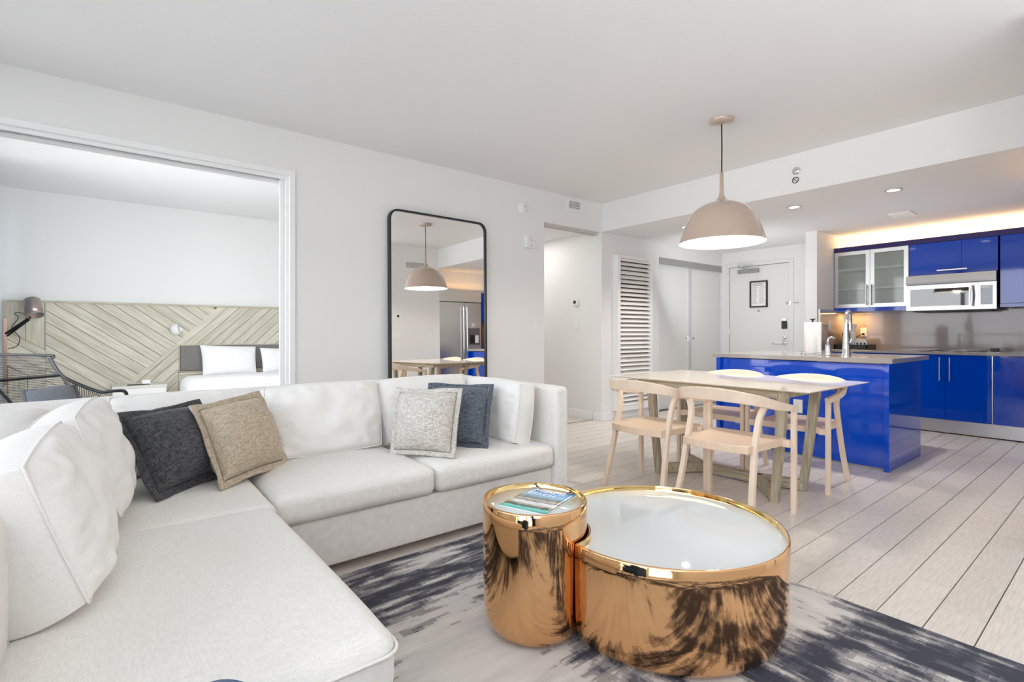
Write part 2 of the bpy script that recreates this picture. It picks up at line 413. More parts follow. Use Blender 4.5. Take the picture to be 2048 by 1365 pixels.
struct('wall_closet_inner', MB().box(5.9, 8.05, 5.0, 5.1, 0, H2).box(5.85, 5.95, YL + .15, 5.1, 0, H2), WALL)
win_l = [(-1.45, 4.25, 0.06, 2.62)]; win_b = [(4.6, 7.9, 0.06, 2.68)]
struct('wall_window', wall_pieces(1, XF - .16, XF, -1.75, 8.2, 0, H1, win_l + win_b), WALL)
FRAME = mat('window_frame_white', (0.75, 0.76, 0.77), 0.4)
def window(name, y0, y1, z0, z1, n):
    mb = MB(); x0, x1 = XF - .13, XF - .05
    mb.box(x0, x1, y0, y1, z0, z0 + .05); mb.box(x0, x1, y0, y1, z1 - .05, z1)
    for i in range(n + 1):
        y = y0 + (y1 - y0)*i/n; a, b = max(y0, y - .035), min(y1, y + .035)
        mb.box(x0, x1, a, b, z0 + .05, z1 - .05)
    wo_ = struct(name, mb, FRAME)
    for i in range(n):
        a, b = y0 + (y1-y0)*i/n + .03, y0 + (y1-y0)*(i+1)/n - .03
        part('window_pane', MB().box(XF - .094, XF - .086, a, b, z0 + .045, z1 - .045), PANE, wo_)
window('window_1', *win_l[0], 4); window('window_2', *win_b[0], 3)
# balcony outside (seen only in reflections)
struct('balcony_floor', MB().box(-2.7, XF - .16, -2, 8.4, -.15, -.02), mat('balcony_concrete', (0.45, 0.44, 0.42), 0.8))
br = thing('balcony_railing', 'white balcony railing with glass infill outside the windows', 'railing', (-2.6, 3, -.02))
part('top_rail', MB().box(-2.63, -2.57, -2, 8.4, 1.05, 1.11), WHITE, br)
for i in range(9): part('post', MB().box(-2.62, -2.58, -2 + i*1.29, -1.95 + i*1.29, -.02, 1.05), WHITE, br)
part('infill_glass', MB().box(-2.605, -2.595, -2, 8.4, .08, 1.0), PANE, br)
bt = thing('neighbour_building', 'white apartment block across from the balcony', 'building', (-45, 8, -30))
part('facade', MB().box(-60, -45, -12, 6, -30, 16), mat('white_render', (0.7, 0.7, 0.7), .8), bt)
for a in range(5):
    for b in range(4): part('window_band', MB().box(-45.05, -44.95, -10.8 + b*4.2, -7.6 + b*4.2, -8 + a*4.4, -5.4 + a*4.4), mat('far_glass', (0.08, 0.12, 0.15), .1), bt)
# door casings, tracks, baseboards
cs = MB()
cs.box(1.173, 1.217, YL - .012, YL + .02, 0, 2.444); cs.box(-0.95, 1.173, YL - .012, YL + .02, 2.40, 2.444)
struct('trim_1', cs, TRIM, bev=.003)
jb = MB().box(1.15, 1.212, YL + .021, YL + .05, 0, 2.41).box(1.165, 1.212, YL + .05, YL + .149, 0, 2.41).box(-.95, 1.15, YL + .021, YL + .05, 2.375, 2.41).box(-.95, 1.165, YL + .10, YL + .149, 2.36, 2.41)
struct('trim_2', jb, TRIM, bev=.002)
struct('trim_3', MB().box(-.95, 1.15, YL + .055, YL + .095, 2.385, 2.405), mat('track_grey', (.25, .26, .27), .4, .8))
d1 = struct('door_1', MB().box(1.118, 1.16, YL + .058, YL + .095, 0.01, 2.38), TRIM)       # edge of the sliding door in its pocket
tk = MB().box(3.955, XC - .02, YL + .05, YL + .075, 2.375, 2.405).box(3.955, XC - .02, YL + .10, YL + .13, 2.375, 2.405)
struct('trim_4', tk, mat('track_beige', (.55, .53, .5), .5))
d2 = struct('door_2', MB().box(3.93, 3.968, YL + .045, YL + .085, 0.01, 2.37).box(3.90, 3.99, YL + .085, YL + .15, 0, 2.4), TRIM)
part('finger_pull', MB().cyl((3.968, YL + .065, 1.045), .022, .006, 20, axis=0), STEEL, d2)
struct('trim_5', MB().box(3.955, XC, YL + .145, YL + .16, -.003, .004), mat('threshold_dark', (.2, .17, .14), .5))
BBH = .10
struct('baseboard_left', MB().box(1.217, 3.955, YL - .014, YL, 0, BBH).box(XC, 6.13, YL - .014, YL, 0, BBH), TRIM, bev=.003)
struct('baseboard_hall', MB().box(XC - .012, XC, YL + .0, YL + .13, 0, BBH + .01).box(XC - .012, XC, YL + .165, 6.45, 0, BBH), TRIM, bev=.003)
struct('baseboard_entry', MB().box(XE - .012, XE, 2.77, 3.24, 0, BBH), TRIM)
struct('baseboard_bedroom', MB().box(-.86, 3.68, YB - .014, YB, 0, BBH), TRIM)
# closet
struct('trim_6', MB().box(6.15, 7.835, YL - .006, YL + .012, 2.105, 2.2), mat('header_grey', (.40, .40, .40), .4, .5))
struct('trim_7', MB().box(6.15, 7.835, YL + .02, YL + .12, .0, .006), mat('floor_track_dark', (.1, .1, .1), .5))
dc1 = struct('door_3', MB().box(6.15, 7.01, YL + .07, YL + .10, .012, 2.13), DOORP, bev=.002)
dc2 = struct('door_4', MB().box(6.99, 7.835, YL + .025, YL + .055, .012, 2.13), DOORP, bev=.002)
part('stile', MB().box(6.985, 7.0, YL + .02, YL + .06, .012, 2.13), ALU, dc2)
part('stile', MB().box(7.822, 7.835, YL + .02, YL + .06, .012, 2.13), ALU, dc2)
for (dd, x, y) in ((dc1, 6.955, YL + .07), (dc2, 7.06, YL + .025)):
    ring = part('finger_pull', MB().cyl((x, y - .003, 1.042), .028, .004, 24, axis=1), STEEL, dd)
    part('pull_recess', MB().cyl((x - .008, y - .0045, 1.042), .012, .003, 16, axis=1), BLACK, ring)
# entry door
dm = struct('door_5', MB().box(XE + .01, XE + .05, 3.32, 4.24, .01, 2.16), DOORP, bev=.002)
fr = MB().box(XE - .014, XE + .0, 4.24, 4.30, 0, 2.225).box(XE - .014, XE + .0, 3.255, 3.32, 0, 2.225).box(XE - .014, XE, 3.32, 4.24, 2.165, 2.225)
struct('entry_light_block', MB().box(XE + .06, XE + .14, 3.29, 4.28, -.003, 2.19), DOORP)  # added behind the door to stop sky light leaking through its gaps
struct('trim_8', fr, DOORP, bev=.002)
for z in (1.98, 1.14): part('hinge', MB().cyl((XE - .004, 4.238, z - .05), .008, .10, 10), STEEL, dm)
lk = part('door_lever', MB().cyl((XE - .012, 3.388, .975), .032, .022, 24, axis=0).tube([(XE - .0, 3.388, .975), (XE - .055, 3.388, .975), (XE - .062, 3.40, .975), (XE - .06, 3.545, .968)], .010), CHROME, dm)
part('deadbolt', MB().box(XE - .008, XE + .012, 3.362, 3.412, 1.02, 1.075).cyl((XE - .02, 3.388, 1.055), .016, .03, 16, axis=0), CHROME, dm)
part('keypad', MB().box(XE - .018, XE + .012, 3.352, 3.425, 1.185, 1.30), BLACK, dm, bev=.008)
part('key_card_plate', MB().box(XE - .006, XE + .012, 3.36, 3.42, 1.305, 1.335), STEEL, dm)
part('peephole', MB().cyl((XE + .004, 3.773, 1.462), .010, .008, 14, axis=0), BLACK, dm)
sw = part('swing_latch', MB().box(XE - .012, XE + .01, 3.325, 3.365, 1.545, 1.58).box(XE - .03, XE - .012, 3.285, 3.31, 1.54, 1.585).tube([(XE - .025, 3.30, 1.555), (XE - .028, 3.19, 1.555), (XE - .028, 3.185, 1.568), (XE - .025, 3.30, 1.572)], .005), CHROME, dm)
cl = part('door_closer', MB().box(XE - .05, XE + .01, 3.76, 4.08, 2.055, 2.115), mat('closer_grey', (.38, .38, .38), .35, .7), dm, bev=.004)
part('closer_arm', MB().bar([(XE - .03, 3.94, 2.125), (XE - .16, 4.02, 2.165)], .02, .008).bar([(XE - .16, 4.02, 2.172), (XE - .02, 3.85, 2.178)], .02, .008).cyl((XE - .03, 3.94, 2.112), .016, .02, 14), STEEL, cl)
nf = thing('framed_notice', 'dark framed printed notice hanging on the entry door', 'notice', (XE, 3.77, 1.51))
a0, a1, b0, b1, ft = 3.632, 3.905, 1.515, 1.925, .024
part('frame', MB().box(XE - .012, XE + .01, a0, a1, b0, b0 + ft).box(XE - .012, XE + .01, a0, a1, b1 - ft, b1).box(XE - .012, XE + .01, a0, a0 + ft, b0 + ft, b1 - ft).box(XE - .012, XE + .01, a1 - ft, a1, b0 + ft, b1 - ft), mat('dark_brown_frame', (.05, .042, .04), .4), nf)
pp = part('sheet', MB().box(XE - .002, XE + .008, a0 + ft, a1 - ft, b0 + ft, b1 - ft), PAPER, nf)
INK = mat('grey_ink', (.18, .18, .18), .9)
tx = MB(); rr = random.Random(3)
for i in range(22):
    z = b1 - ft - .022 - i*.0145
    segs = [(a0 + ft + .012, a1 - ft - .012)] if i < 3 else [((a0+a1)/2 + .008, a1 - ft - .012), (a0 + ft + .012, (a0+a1)/2 - .008)]
    for (q0, q1) in segs:
        e = q0 + (q1 - q0)*(rr.uniform(0, .35)); tx.box(XE - .0026, XE - .002, e, q1, z, z + (.006 if i < 3 else .0035))
part('printed_lines', tx, INK, pp, stuff=True)
# louvred grille on the left wall
lv = thing('louvred_grille', 'tall white louvred grille on the wall beside the closet', 'grille', (5.5, YL, .1))
lx0, lx1, lz0, lz1, ly = 5.155, 5.92, .11, 2.135, YL - .085
part('stile', MB().box(lx0, lx0 + .055, ly, YL, lz0, lz1), TRIM, lv, bev=.003)
part('stile', MB().box(lx1 - .05, lx1, ly + .02, YL, lz0, lz1), TRIM, lv, bev=.003)
part('rail', MB().box(lx0 + .055, lx1 - .05, ly + .01, YL, lz1 - .03, lz1), TRIM, lv)
part('rail', MB().box(lx0 + .055, lx1 - .05, ly + .01, YL, lz0, lz0 + .06), TRIM, lv)
part('backing', MB().box(lx0 + .05, lx1 - .04, YL - .012, YL - .002, lz0, lz1), mat('dark_backing', (.10, .09, .08), .9), lv)
SLAT = mat('slat_cream', (.88, .86, .82), .5)
nsl = 34; sl = None
for i in range(nsl):
    z = lz0 + .085 + i*(lz1 - lz0 - .13)/(nsl - 1)
    tilt = math.radians(random.Random(i).choice((47, 47, 50, 42, 54)))
    M = Matrix.Translation((0, YL - .045, z)) @ Matrix.Rotation(tilt, 4, 'X')
    part('slat', MB().box(lx0 + .055, lx1 - .05, -.030, .028, -.004, .004, M), SLAT, lv)
# small wall fittings on the left wall
t = thing('smoke_detector', 'round white smoke detector high on the wall above the speaker box', 'detector', (3.631, YL, 2.516))
part('body', MB().lathe([(0, .045), (.05, .042), (.062, .03), (.064, .0)], 28, M=Matrix.Translation((3.631, YL, 2.516)) @ Matrix.Rotation(PI/2, 4, 'X')), WHITE, t)
for dx, dz in ((-.012, .01), (.008, .005), (.018, -.03)): part('sensor_dot', MB().cyl((3.631 + dx, YL - .049, 2.516 + dz), .004, .008, 8, axis=1), BLACK, t)
t = thing('alarm_sounder', 'square white alarm box with a round grille below the smoke detector', 'alarm', (3.711, YL, 2.147))
part('body', MB().box(3.65, 3.775, YL - .05, YL, 2.075, 2.215), WHITE, t, bev=.006)
part('speaker_grille', MB().cyl((3.72, YL - .054, 2.165), .036, .005, 24, axis=1), mat('grille_white', (.7, .7, .69), .6), t)
part('indicator', MB().cyl((3.72, YL - .054, 2.10), .006, .005, 10, axis=1), BLACK, t)
def vent(name, label, c, wx, hz, ax, nsl, sgn=-1):
    t = thing(name, label, 'vent', c)
    def B(u0, u1, n0, n1, z0, z1, M=None):
        return MB().box(c[0] + u0, c[0] + u1, c[1] + sgn*n1, c[1] + sgn*n0, c[2] + z0, c[2] + z1)
    fw_ = .03
    f = MB()
    for (u0, u1, z0, z1) in ((-wx, wx, -hz, -hz + fw_), (-wx, wx, hz - fw_, hz), (-wx, -wx + fw_, -hz + fw_, hz - fw_), (wx - fw_, wx, -hz + fw_, hz - fw_)):
        f.box(c[0] + u0, c[0] + u1, min(c[1], c[1] + sgn*.012), max(c[1], c[1] + sgn*.012), c[2] + z0, c[2] + z1)
    part('frame', f, WHITE, t)
    part('duct_opening', MB().box(c[0] - wx + fw_, c[0] + wx - fw_, min(c[1], c[1] + sgn*.002), max(c[1], c[1] + sgn*.002), c[2] - hz + fw_, c[2] + hz - fw_), BLACK, t)
    for i in range(nsl):
        z = c[2] - hz + fw_ + (i + .35)*(2*hz - 2*fw_)/nsl
        part('slat', MB().box(-wx + fw_, wx - fw_, -.009, .009, -.0022, .0022, Matrix.Translation((c[0], c[1] + sgn*.008, z)) @ Matrix.Rotation(math.radians(35*sgn), 4, 'X')), WHITE, t)
    return t
vent('air_vent', 'small white slatted air vent above the hallway doorway', (4.442, YL, 2.663), .125, .075, 0, 4)
def switch(name, label, c, nrm, w=.035, h=.058, gangs=1):
    """nrm: axis index and sign of the outward normal"""
    t = thing(name, label, 'light switch', c); ax, sg = nrm
    def B(u0, u1, n0, n1, z0, z1):
        lo, hi = sorted((sg*n0, sg*n1))
        if ax == 1: return MB().box(c[0] + u0, c[0] + u1, c[1] + lo, c[1] + hi, c[2] + z0, c[2] + z1)
        return MB().box(c[0] + lo, c[0] + hi, c[1] + u0, c[1] + u1, c[2] + z0, c[2] + z1)
    W = w*gangs
    part('plate', B(-W, W, 0, .006, -h, h), WHITE, t, bev=.002)
    for g in range(gangs):
        u = (-W + w*(2*g + 1))
        part('rocker', B(u - .016, u + .016, .006, .011, -.033, .033), TRIM, t, bev=.002)
    return t
switch('light_switch', 'white rocker switch on the wall left of the hallway doorway', (3.808, YL, 1.206), (1, -1))
switch('light_switch', 'white switch inside the hallway under the thermostat', (XC, 4.802, 1.22), (0, -1))
t = thing('thermostat', 'white thermostat with a dark display on the hallway wall', 'thermostat', (XC, 4.802, 1.534))
part('body', MB().box(XC - .025, XC, 4.755, 4.85, 1.49, 1.575), WHITE, t, bev=.004)
part('display', MB().box(XC - .028, XC - .024, 4.79, 4.832, 1.515, 1.556), BLACK, t)
# right wall fittings that the mirror shows
t = thing('thermostat', 'white thermostat with a dark display seen in the tall mirror', 'thermostat', (4.09, YR, 1.50))
part('body', MB().box(4.05, 4.14, YR, YR + .025, 1.46, 1.545), WHITE, t, bev=.004)
part('display', MB().box(4.075, 4.115, YR + .024, YR + .028, 1.482, 1.522), BLACK, t)
switch('light_switch', 'wide three gang switch plate seen in the tall mirror', (4.05, YR, 1.18), (1, 1), gangs=3)
vent('air_vent', 'long white air vent seen in the tall mirror', (4.45, YR, 2.42), .22, .085, 0, 6, sgn=1)
# beam fittings
def sprinkler(label, y, z, kind):
    t = thing('sprinkler_head' if kind else 'cover_plate', label, 'sprinkler' if kind else 'cap', (XC, y, z))
    part('escutcheon', MB().lathe([(0, .012), (.030, .010), (.038, .0)], 24, M=Matrix.Translation((XC, y, z)) @ Matrix.Rotation(-PI/2, 4, 'Y')), CHROME if kind else WHITE, t)
    if kind:
        part('frame_arm', MB().cyl((XC - .03, y, z), .010, .02, 12, axis=0).cyl((XC - .034, y, z), .018, .004, 16, axis=0), STEEL, t)
    else:
        rg = [(XC - .013, y + .026*math.cos(a*PI/12), z + .026*math.sin(a*PI/12)) for a in range(24)]
        part('ring', MB().tube(rg, .0035, 6, closed=True), BLACKM, t)
        part('bar', MB().bar([(XC - .013, y + .018, z + .018), (XC - .013, y - .018, z - .018)], .005, .005), BLACKM, t)
sprinkler('chrome sprinkler head on the white beam, upper of two discs', 2.026, 2.607, True)
sprinkler('white disc with a slashed black ring on the beam, below the sprinkler', 2.026, 2.52, False)
# recessed lights and kitchen ceiling vent
for (x, y, lab) in ((5.487, 2.271, 'round recessed light in the kitchen ceiling right of the pendant shade'), (5.528, 1.443, 'rightmost round recessed light in the kitchen ceiling'), (5.508, 3.519, 'round recessed light half hidden left of the pendant shade')):
    t = thing('recessed_light', lab, 'ceiling light', (x, y, H2), 0, 'recessed ceiling lights in the kitchen')
    part('trim_ring', MB().lathe([(.048, -.002), (.052, -.008), (.066, -.006), (.068, 0), (.045, .0)], 28, c=(x, y, H2)), STEEL, t)
    part('lens', MB().cyl((x, y, H2 - .004), .049, .003, 28), GLOWSOFT, t)
    d = bpy.data.lights.new('downlight_bulb', 'SPOT'); d.energy = 55; d.spot_size = 2.0; d.spot_blend = .8; d.color = (1, .96, .9); d.shadow_soft_size = .05
    o = bpy.data.objects.new('downlight_bulb', d); COL.objects.link(o); o.location = (x, y, H2 - .015)
t = thing('ceiling_vent', 'small white slatted vent in the kitchen ceiling', 'vent', (6.72, 1.675, H2))
vx0, vx1, vy0, vy1 = 6.6, 6.86, 1.58, 1.77
f = MB(); e = .03
for q in ((vx0, vx1, vy0, vy0 + e), (vx0, vx1, vy1 - e, vy1), (vx0, vx0 + e, vy0 + e, vy1 - e), (vx1 - e, vx1, vy0 + e, vy1 - e)): f.box(*q, H2 - .014, H2)
part('frame', f, WHITE, t)
part('duct_opening', MB().box(vx0 + e, vx1 - e, vy0 + e, vy1 - e, H2 - .003, H2 - .001), mat('duct_grey', (.25, .25, .25), .8), t)
for i in range(5): part('slat', MB().box(-.016, .016, vy0 + e, vy1 - e, -.0015, .0015, Matrix.Translation((vx0 + e + .02 + i*.04, 0, H2 - .010)) @ Matrix.Rotation(.5, 4, 'Y')), WHITE, t)

# ------------------------------------------------------------------ tall mirror
mx0, mx1, mz0, mz1, my = 2.015, 3.100, .02, 2.262, YL - .006
mr = thing('wall_mirror', 'tall mirror with a thin black round cornered frame behind the sofa', 'mirror', ((mx0+mx1)/2, YL, 0))
def rrect(x0, x1, z0, z1, r, n=6):
    P = []
    for cx, cz, a in ((x1-r, z1-r, 0), (x0+r, z1-r, 90), (x0+r, z0+r, 180), (x1-r, z0+r, 270)):
        P += [(cx + r*math.cos(math.radians(a + 90*i/n)), cz + r*math.sin(math.radians(a + 90*i/n))) for i in range(n + 1)]
    return P
def ring_prism(o, i, y0, y1):
    n = len(o); mb = MB()
    vs = [(p[0], y0, p[1]) for p in o] + [(p[0], y0, p[1]) for p in i] + [(p[0], y1, p[1]) for p in o] + [(p[0], y1, p[1]) for p in i]
    fs = []
    for k in range(n):
        j = (k + 1) % n
        fs += [(k, j, n + j, n + k), (2*n + k, 3*n + k, 3*n + j, 2*n + j), (k, 2*n + k, 2*n + j, j), (n + k, n + j, 3*n + j, 3*n + k)]
    return mb.add(vs, fs)
part('frame', ring_prism(rrect(mx0, mx1, mz0, mz1, .09), rrect(mx0 + .016, mx1 - .016, mz0 + .016, mz1 - .016, .078), my - .045, my), BLACKM, mr)
part('mirror_glass', MB().prism(rrect(mx0 + .014, mx1 - .014, mz0 + .014, mz1 - .014, .079), 1, my - .030, my - .01), MIRROR, mr)

mr.location.y -= .03; mr.rotation_euler = (-.011, 0, .010)      # leans a hair against the wall
# ------------------------------------------------------------------ kitchen run
CF, CT = 7.34, .914      # base front, worktop height
def bar_handle(mb, x, y, z0, z1, r=.006, off=.032):
    mb.cyl((x - off, y, z0), r, z1 - z0, 12)
    for z in (z0 + .03, z1 - .03): mb.cyl((x - off, y, z), r*.8, off, 10, axis=0)
    return mb
def base_unit(label, y0, y1, doors, toe=True):
    t = thing('base_cabinet', label, 'cabinet', (CF, (y0+y1)/2, 0), 0, 'blue base cabinets under the back worktop')
    part('body', MB().box(CF + .022, XK - .003, y0 + .002, y1 - .002, .155, CT - .03), BLUED, t)
    for (d0, d1, hy) in doors:
        d = part('door', MB().box(CF, CF + .02, d0 + .0015, d1 - .0015, .157, CT - .034), BLUE, t, bev=.0015)
        if hy is not None: part('handle', bar_handle(MB(), CF, hy, .59, .852), STEEL, d)
    return t
b1_ = base_unit('blue gloss base cabinet mostly hidden behind the island', 1.842, YS - .005, [(2.235, YS - .007, 2.28), (1.844, 2.235, 2.19)])
b2_ = base_unit('blue gloss base cabinet with two doors and paired bar handles', 1.055, 1.838, [(1.4385, 1.836, 1.483), (1.058, 1.4365, 1.395)])
b3_ = base_unit('plain blue gloss base cabinet without handles at the right edge', .30, 1.045, [(.302, 1.043, None)])
st = tag(part('cabinet_divider_strip', MB().box(CF - .002, CF + .03, 1.046, 1.054, .155, CT - .032), ALU), 'thin aluminium strip between the two right blue base cabinets', 'strip')
part('toe_kick', MB().box(CF + .02, CF + .032, .30, YS - .005, .012, .153), ALU, b2_)
wt = thing('worktop', 'grey stone worktop along the kitchen back wall', 'worktop', (7.6, 1.4, CT - .03))
part('slab', MB().box(CF - .03, XK, .28, YS - .003, CT - .03, CT), STONE, wt, bev=.002)
sp = thing('backsplash', 'glossy taupe stone backsplash behind the worktop', 'backsplash', (XK, 1.4, CT))
part('back_panel', MB().box(XK - .018, XK - .001, .28, YS - .02, CT + .001, 1.42), SPLASH, sp)
part('side_panel', MB().box(7.07, XK - .018, YS - .02, YS - .001, CT + .001, 1.425), SPLASH, sp)
part('edge_strip', MB().box(7.045, 7.07, YS - .022, YS - .001, CT - .03, 1.427), ALU, sp)
UF, UB, UT = 7.56, 1.40, 2.18
FASC = mat('warm_lit_blue_fascia', (0.022, 0.014, 0.12), 0.25)  # violet tint paints the warm cove light into the blue
def upper(label, y0, y1, z0, z1=UT):
    t = thing('wall_cabinet', label, 'cabinet', (UF, (y0+y1)/2, z0), 0, 'wall cabinets above the worktop')
    return t
u1 = upper('blue wall cabinet with two frosted glass doors in aluminium frames', 1.822, YS - .004, UB)
cb = MB(); ya, yb = 1.824, YS - .006; th = .018
cb.box(UF + .022, XK, ya, ya + th, UB + .05, UT).box(UF + .022, XK, yb - th, yb, UB + .05, UT).box(UF + .022, XK, ya, yb, UT - th, UT).box(UF + .022, XK, ya, yb, UB + .05, UB + .05 + th).box(XK - .012, XK - .002, ya, yb, UB + .05, UT)
part('carcass', cb, mat('cabinet_white', (.86, .86, .84), .5), u1)
part('side_skin', MB().box(UF - .002, XK, yb, yb + .004, UB, UT), BLUE, u1)
part('valance', MB().box(UF, XK, ya, yb, UB, UB + .049), BLUE, u1)
for z in (1.695, 1.945): part('shelf', MB().box(UF + .0205, XK - .012, ya + th, yb - th, z - .012, z + .012), mat('shelf_white', (.88, .88, .87), .4), u1)
FG = bpy.data.materials.new('frosted_pane'); FG.use_nodes = True
n_ = FG.node_tree.nodes; l_ = FG.node_tree.links; n_.clear()
o_ = n_.new('ShaderNodeOutputMaterial'); m1 = n_.new('ShaderNodeMixShader'); m2 = n_.new('ShaderNodeMixShader'); tp = n_.new('ShaderNodeBsdfTransparent'); df = n_.new('ShaderNodeBsdfDiffuse'); gg = n_.new('ShaderNodeBsdfGlossy'); ff = n_.new('ShaderNodeFresnel')
tp.inputs[0].default_value = (.94, .97, .95, 1); df.inputs[0].default_value = (.62, .65, .63, 1); gg.inputs['Roughness'].default_value = .05; ff.inputs[0].default_value = 1.5
m1.inputs[0].default_value = .17; l_.new(tp.outputs[0], m1.inputs[1]); l_.new(df.outputs[0], m1.inputs[2]); l_.new(ff.outputs[0], m2.inputs[0]); l_.new(m1.outputs[0], m2.inputs[1]); l_.new(gg.outputs[0], m2.inputs[2]); l_.new(m2.outputs[0], o_.inputs[0])
for (d0, d1, hy) in ((2.221, yb - .001, 2.245), (ya + .001, 2.217, 2.193)):
    e = .045; z0, z1 = UB + .052, UT - .002
    d = part('door', MB().box(UF, UF + .02, d0, d1, z0, z0 + e).box(UF, UF + .02, d0, d1, z1 - e, z1).box(UF, UF + .02, d0, d0 + e, z0 + e, z1 - e).box(UF, UF + .02, d1 - e, d1, z0 + e, z1 - e), ALU, u1)
    part('pane', MB().box(UF + .008, UF + .012, d0 + e, d1 - e, z0 + e, z1 - e), FG, d)
    part('handle', bar_handle(MB(), UF, hy, 1.475, 1.735, .005, .03), BLACKM, d)
u2 = upper('blue wall cabinet above the microwave with a long bar handle', 1.035, 1.818, 1.80)
part('body', MB().box(UF + .022, XK, 1.037, 1.816, 1.805, UT), BLUED, u2)
part('door', MB().box(UF, UF + .02, 1.338, 1.8165, 1.803, UT - .002), BLUE, u2, bev=.0015)
part('door', MB().box(UF, UF + .02, 1.0365, 1.336, 1.803, UT - .002), BLUE, u2, bev=.0015)
part('handle', MB().bar([(UF - .022, 1.55, 1.848), (UF - .022, 1.285, 1.848)], .03, .012).box(UF - .025, UF, 1.52, 1.53, 1.845, 1.851).box(UF - .025, UF, 1.305, 1.315, 1.845, 1.851), STEEL, u2)
u3 = upper('tall blue gloss wall cabinet at the right edge beside the microwave', .30, 1.022, UB)
part('body', MB().box(UF + .022, XK, .302, 1.02, UB + .012, UT), BLUED, u3)
part('door', MB().box(UF, UF + .02, .66, 1.02, UB + .045, UT - .002), BLUE, u3, bev=.0015)
part('door', MB().box(UF, UF + .02, .302, .658, UB + .045, UT - .002), BLUE, u3, bev=.0015)
part('valance', MB().box(UF, UF + .022, .302, 1.02, UB + .005, UB + .041), BLUE, u3)
tf = tag(part('fascia_strip', MB().box(UF - .004, UF + .02, .30, YS - .004, UT + .001, UT + .062), FASC, None, bev=.001), 'long dark blue fascia strip on top of the wall cabinets', 'fascia')
part('top_board', MB().box(UF + .02, XK, .30, YS - .004, UT + .001, UT + .018), BLUED, tf)
area('cove_strip', (XK - .10, 1.45, UT + .03), (PI, 0, 0), .06, 2.3, 10, (1.0, .60, .26))
area('under_cabinet_lamp', (XK - .16, 2.44, UB - .01), (0, 0, 0), .08, .22, 2.2, (1.0, .55, .18))
# microwave
mw = thing('microwave', 'stainless over the range microwave under the blue wall cabinet', 'microwave', (7.5, 1.43, 1.38))
m0, m1y, mz0_, mz1_, mxf = 1.040, 1.832, 1.385, 1.80, 7.50
part('body', MB().box(mxf + .03, XK, m0 + .002, m1y - .002, mz0_, mz1_ - .003), mat('dark_steel', (.25, .25, .25), .4, .8), mw)
part('vent_hood', MB().prism([(mxf + .03, mz1_ - .003), (mxf - .012, mz1_ - .003), (mxf - .022, mz1_ - .08), (mxf - .012, mz1_ - .105), (mxf + .03, mz1_ - .105)], 1, m0, m1y), STEEL, mw)
dy0, dz0, dz1 = 1.19, mz0_ + .005, mz1_ - .118
wy0, wy1, wz0, wz1 = 1.265, 1.79, dz0 + .045, dz1 - .045
d = part('door', MB().box(mxf, mxf + .03, dy0, wy0, dz0, dz1).box(mxf, mxf + .03, wy1, m1y, dz0, dz1).box(mxf, mxf + .03, wy0, wy1, dz0, wz0).box(mxf, mxf + .03, wy0, wy1, wz1, dz1), STEEL, mw)
part('window_bezel', ring_prism([(q, r_) for q, r_ in rrect(0, 1, 0, 1, .05)], [(q, r_) for q, r_ in rrect(.03, .97, .05, .95, .04)], 0, 1), STEEL, d).matrix_basis = WM(d).inverted() @ Matrix(((0, -.006, 0, mxf + .002), ((wy1 - wy0 + .02), 0, 0, wy0 - .01), (0, 0, (wz1 - wz0 + .02), wz0 - .01), (0, 0, 0, 1)))
part('window', MB().box(mxf + .006, mxf + .02, wy0, wy1, wz0, wz1), DGLASS, d)
part('handle', MB().sweep([(mxf - .035, 1.232, z) for z in [dz0 + .03 + i*(dz1 - dz0 - .06)/8 for i in range(9)]], lambda i: [(.017*(1 - .45*abs(i-4)/4)*math.cos(k*PI/5), .011*math.sin(k*PI/5)) for k in range(10)], up=(1, 0, 0), smooth=True).cyl((mxf - .035, 1.232, dz0 + .05), .006, .035, 10, axis=0).cyl((mxf - .035, 1.232, dz1 - .05), .006, .035, 10, axis=0), STEEL, d)
part('badge', MB().box(mxf - .003, mxf, 1.49, 1.58, dz0 + .012, dz0 + .026), CHROME, d)
c_ = part('control_panel', MB().box(mxf, mxf + .03, m0, dy0 - .003, dz0, dz1), STEEL, mw)
part('touch_pad', MB().box(mxf - .003, mxf + .001, m0 + .03, dy0 - .022, dz0 + .045, dz1 - .035), mat('pad_blue_grey', (.10, .13, .20), .06, coat=1), c_)
part('display', MB().box(mxf - .004, mxf, m0 + .04, dy0 - .03, dz1 - .065, dz1 - .042), mat('display_white', (.7, .75, .8), .2), c_)
part('grease_filter', MB().box(mxf + .08, XK - .05, m0 + .05, m1y - .05, mz0_ - .012, mz0_), BLACK, mw)
# fridge, seen in the mirror only
rf = thing('refrigerator', 'stainless side by side refrigerator reflected in the tall mirror', 'refrigerator', (5.5, .1, 0))
part('body', MB().box(4.98, 5.99, -.58, .26, .01, 2.02), mat('fridge_side', (.3, .3, .3), .5), rf)
dl_ = part('door', MB().box(4.985, 5.56, .262, .32, .1, 1.80), STEEL, rf, bev=.004)
dr_ = part('door', MB().box(5.57, 5.975, .262, .32, .1, 1.80), STEEL, rf, bev=.004)
part('handle', MB().cyl((5.525, .365, .3), .013, 1.42, 12).box(5.517, 5.533, .32, .365, .34, .36).box(5.517, 5.533, .32, .365, 1.66, 1.68), CHROME, dl_)
part('handle', MB().cyl((5.605, .365, .3), .013, 1.42, 12).box(5.597, 5.613, .32, .365, .34, .36).box(5.597, 5.613, .32, .365, 1.66, 1.68), CHROME, dr_)
part('top_grille', MB().box(4.985, 5.975, .262, .325, 1.815, 2.02), mat('grille_steel', (.70, .68, .65), .3, .9), rf)  # pale steel grille above the doors
dp = part('dispenser', MB().box(5.66, 5.93, .318, .326, .97, 1.30), mat('dispenser_grey', (.2, .2, .2), .3, .6), dr_)
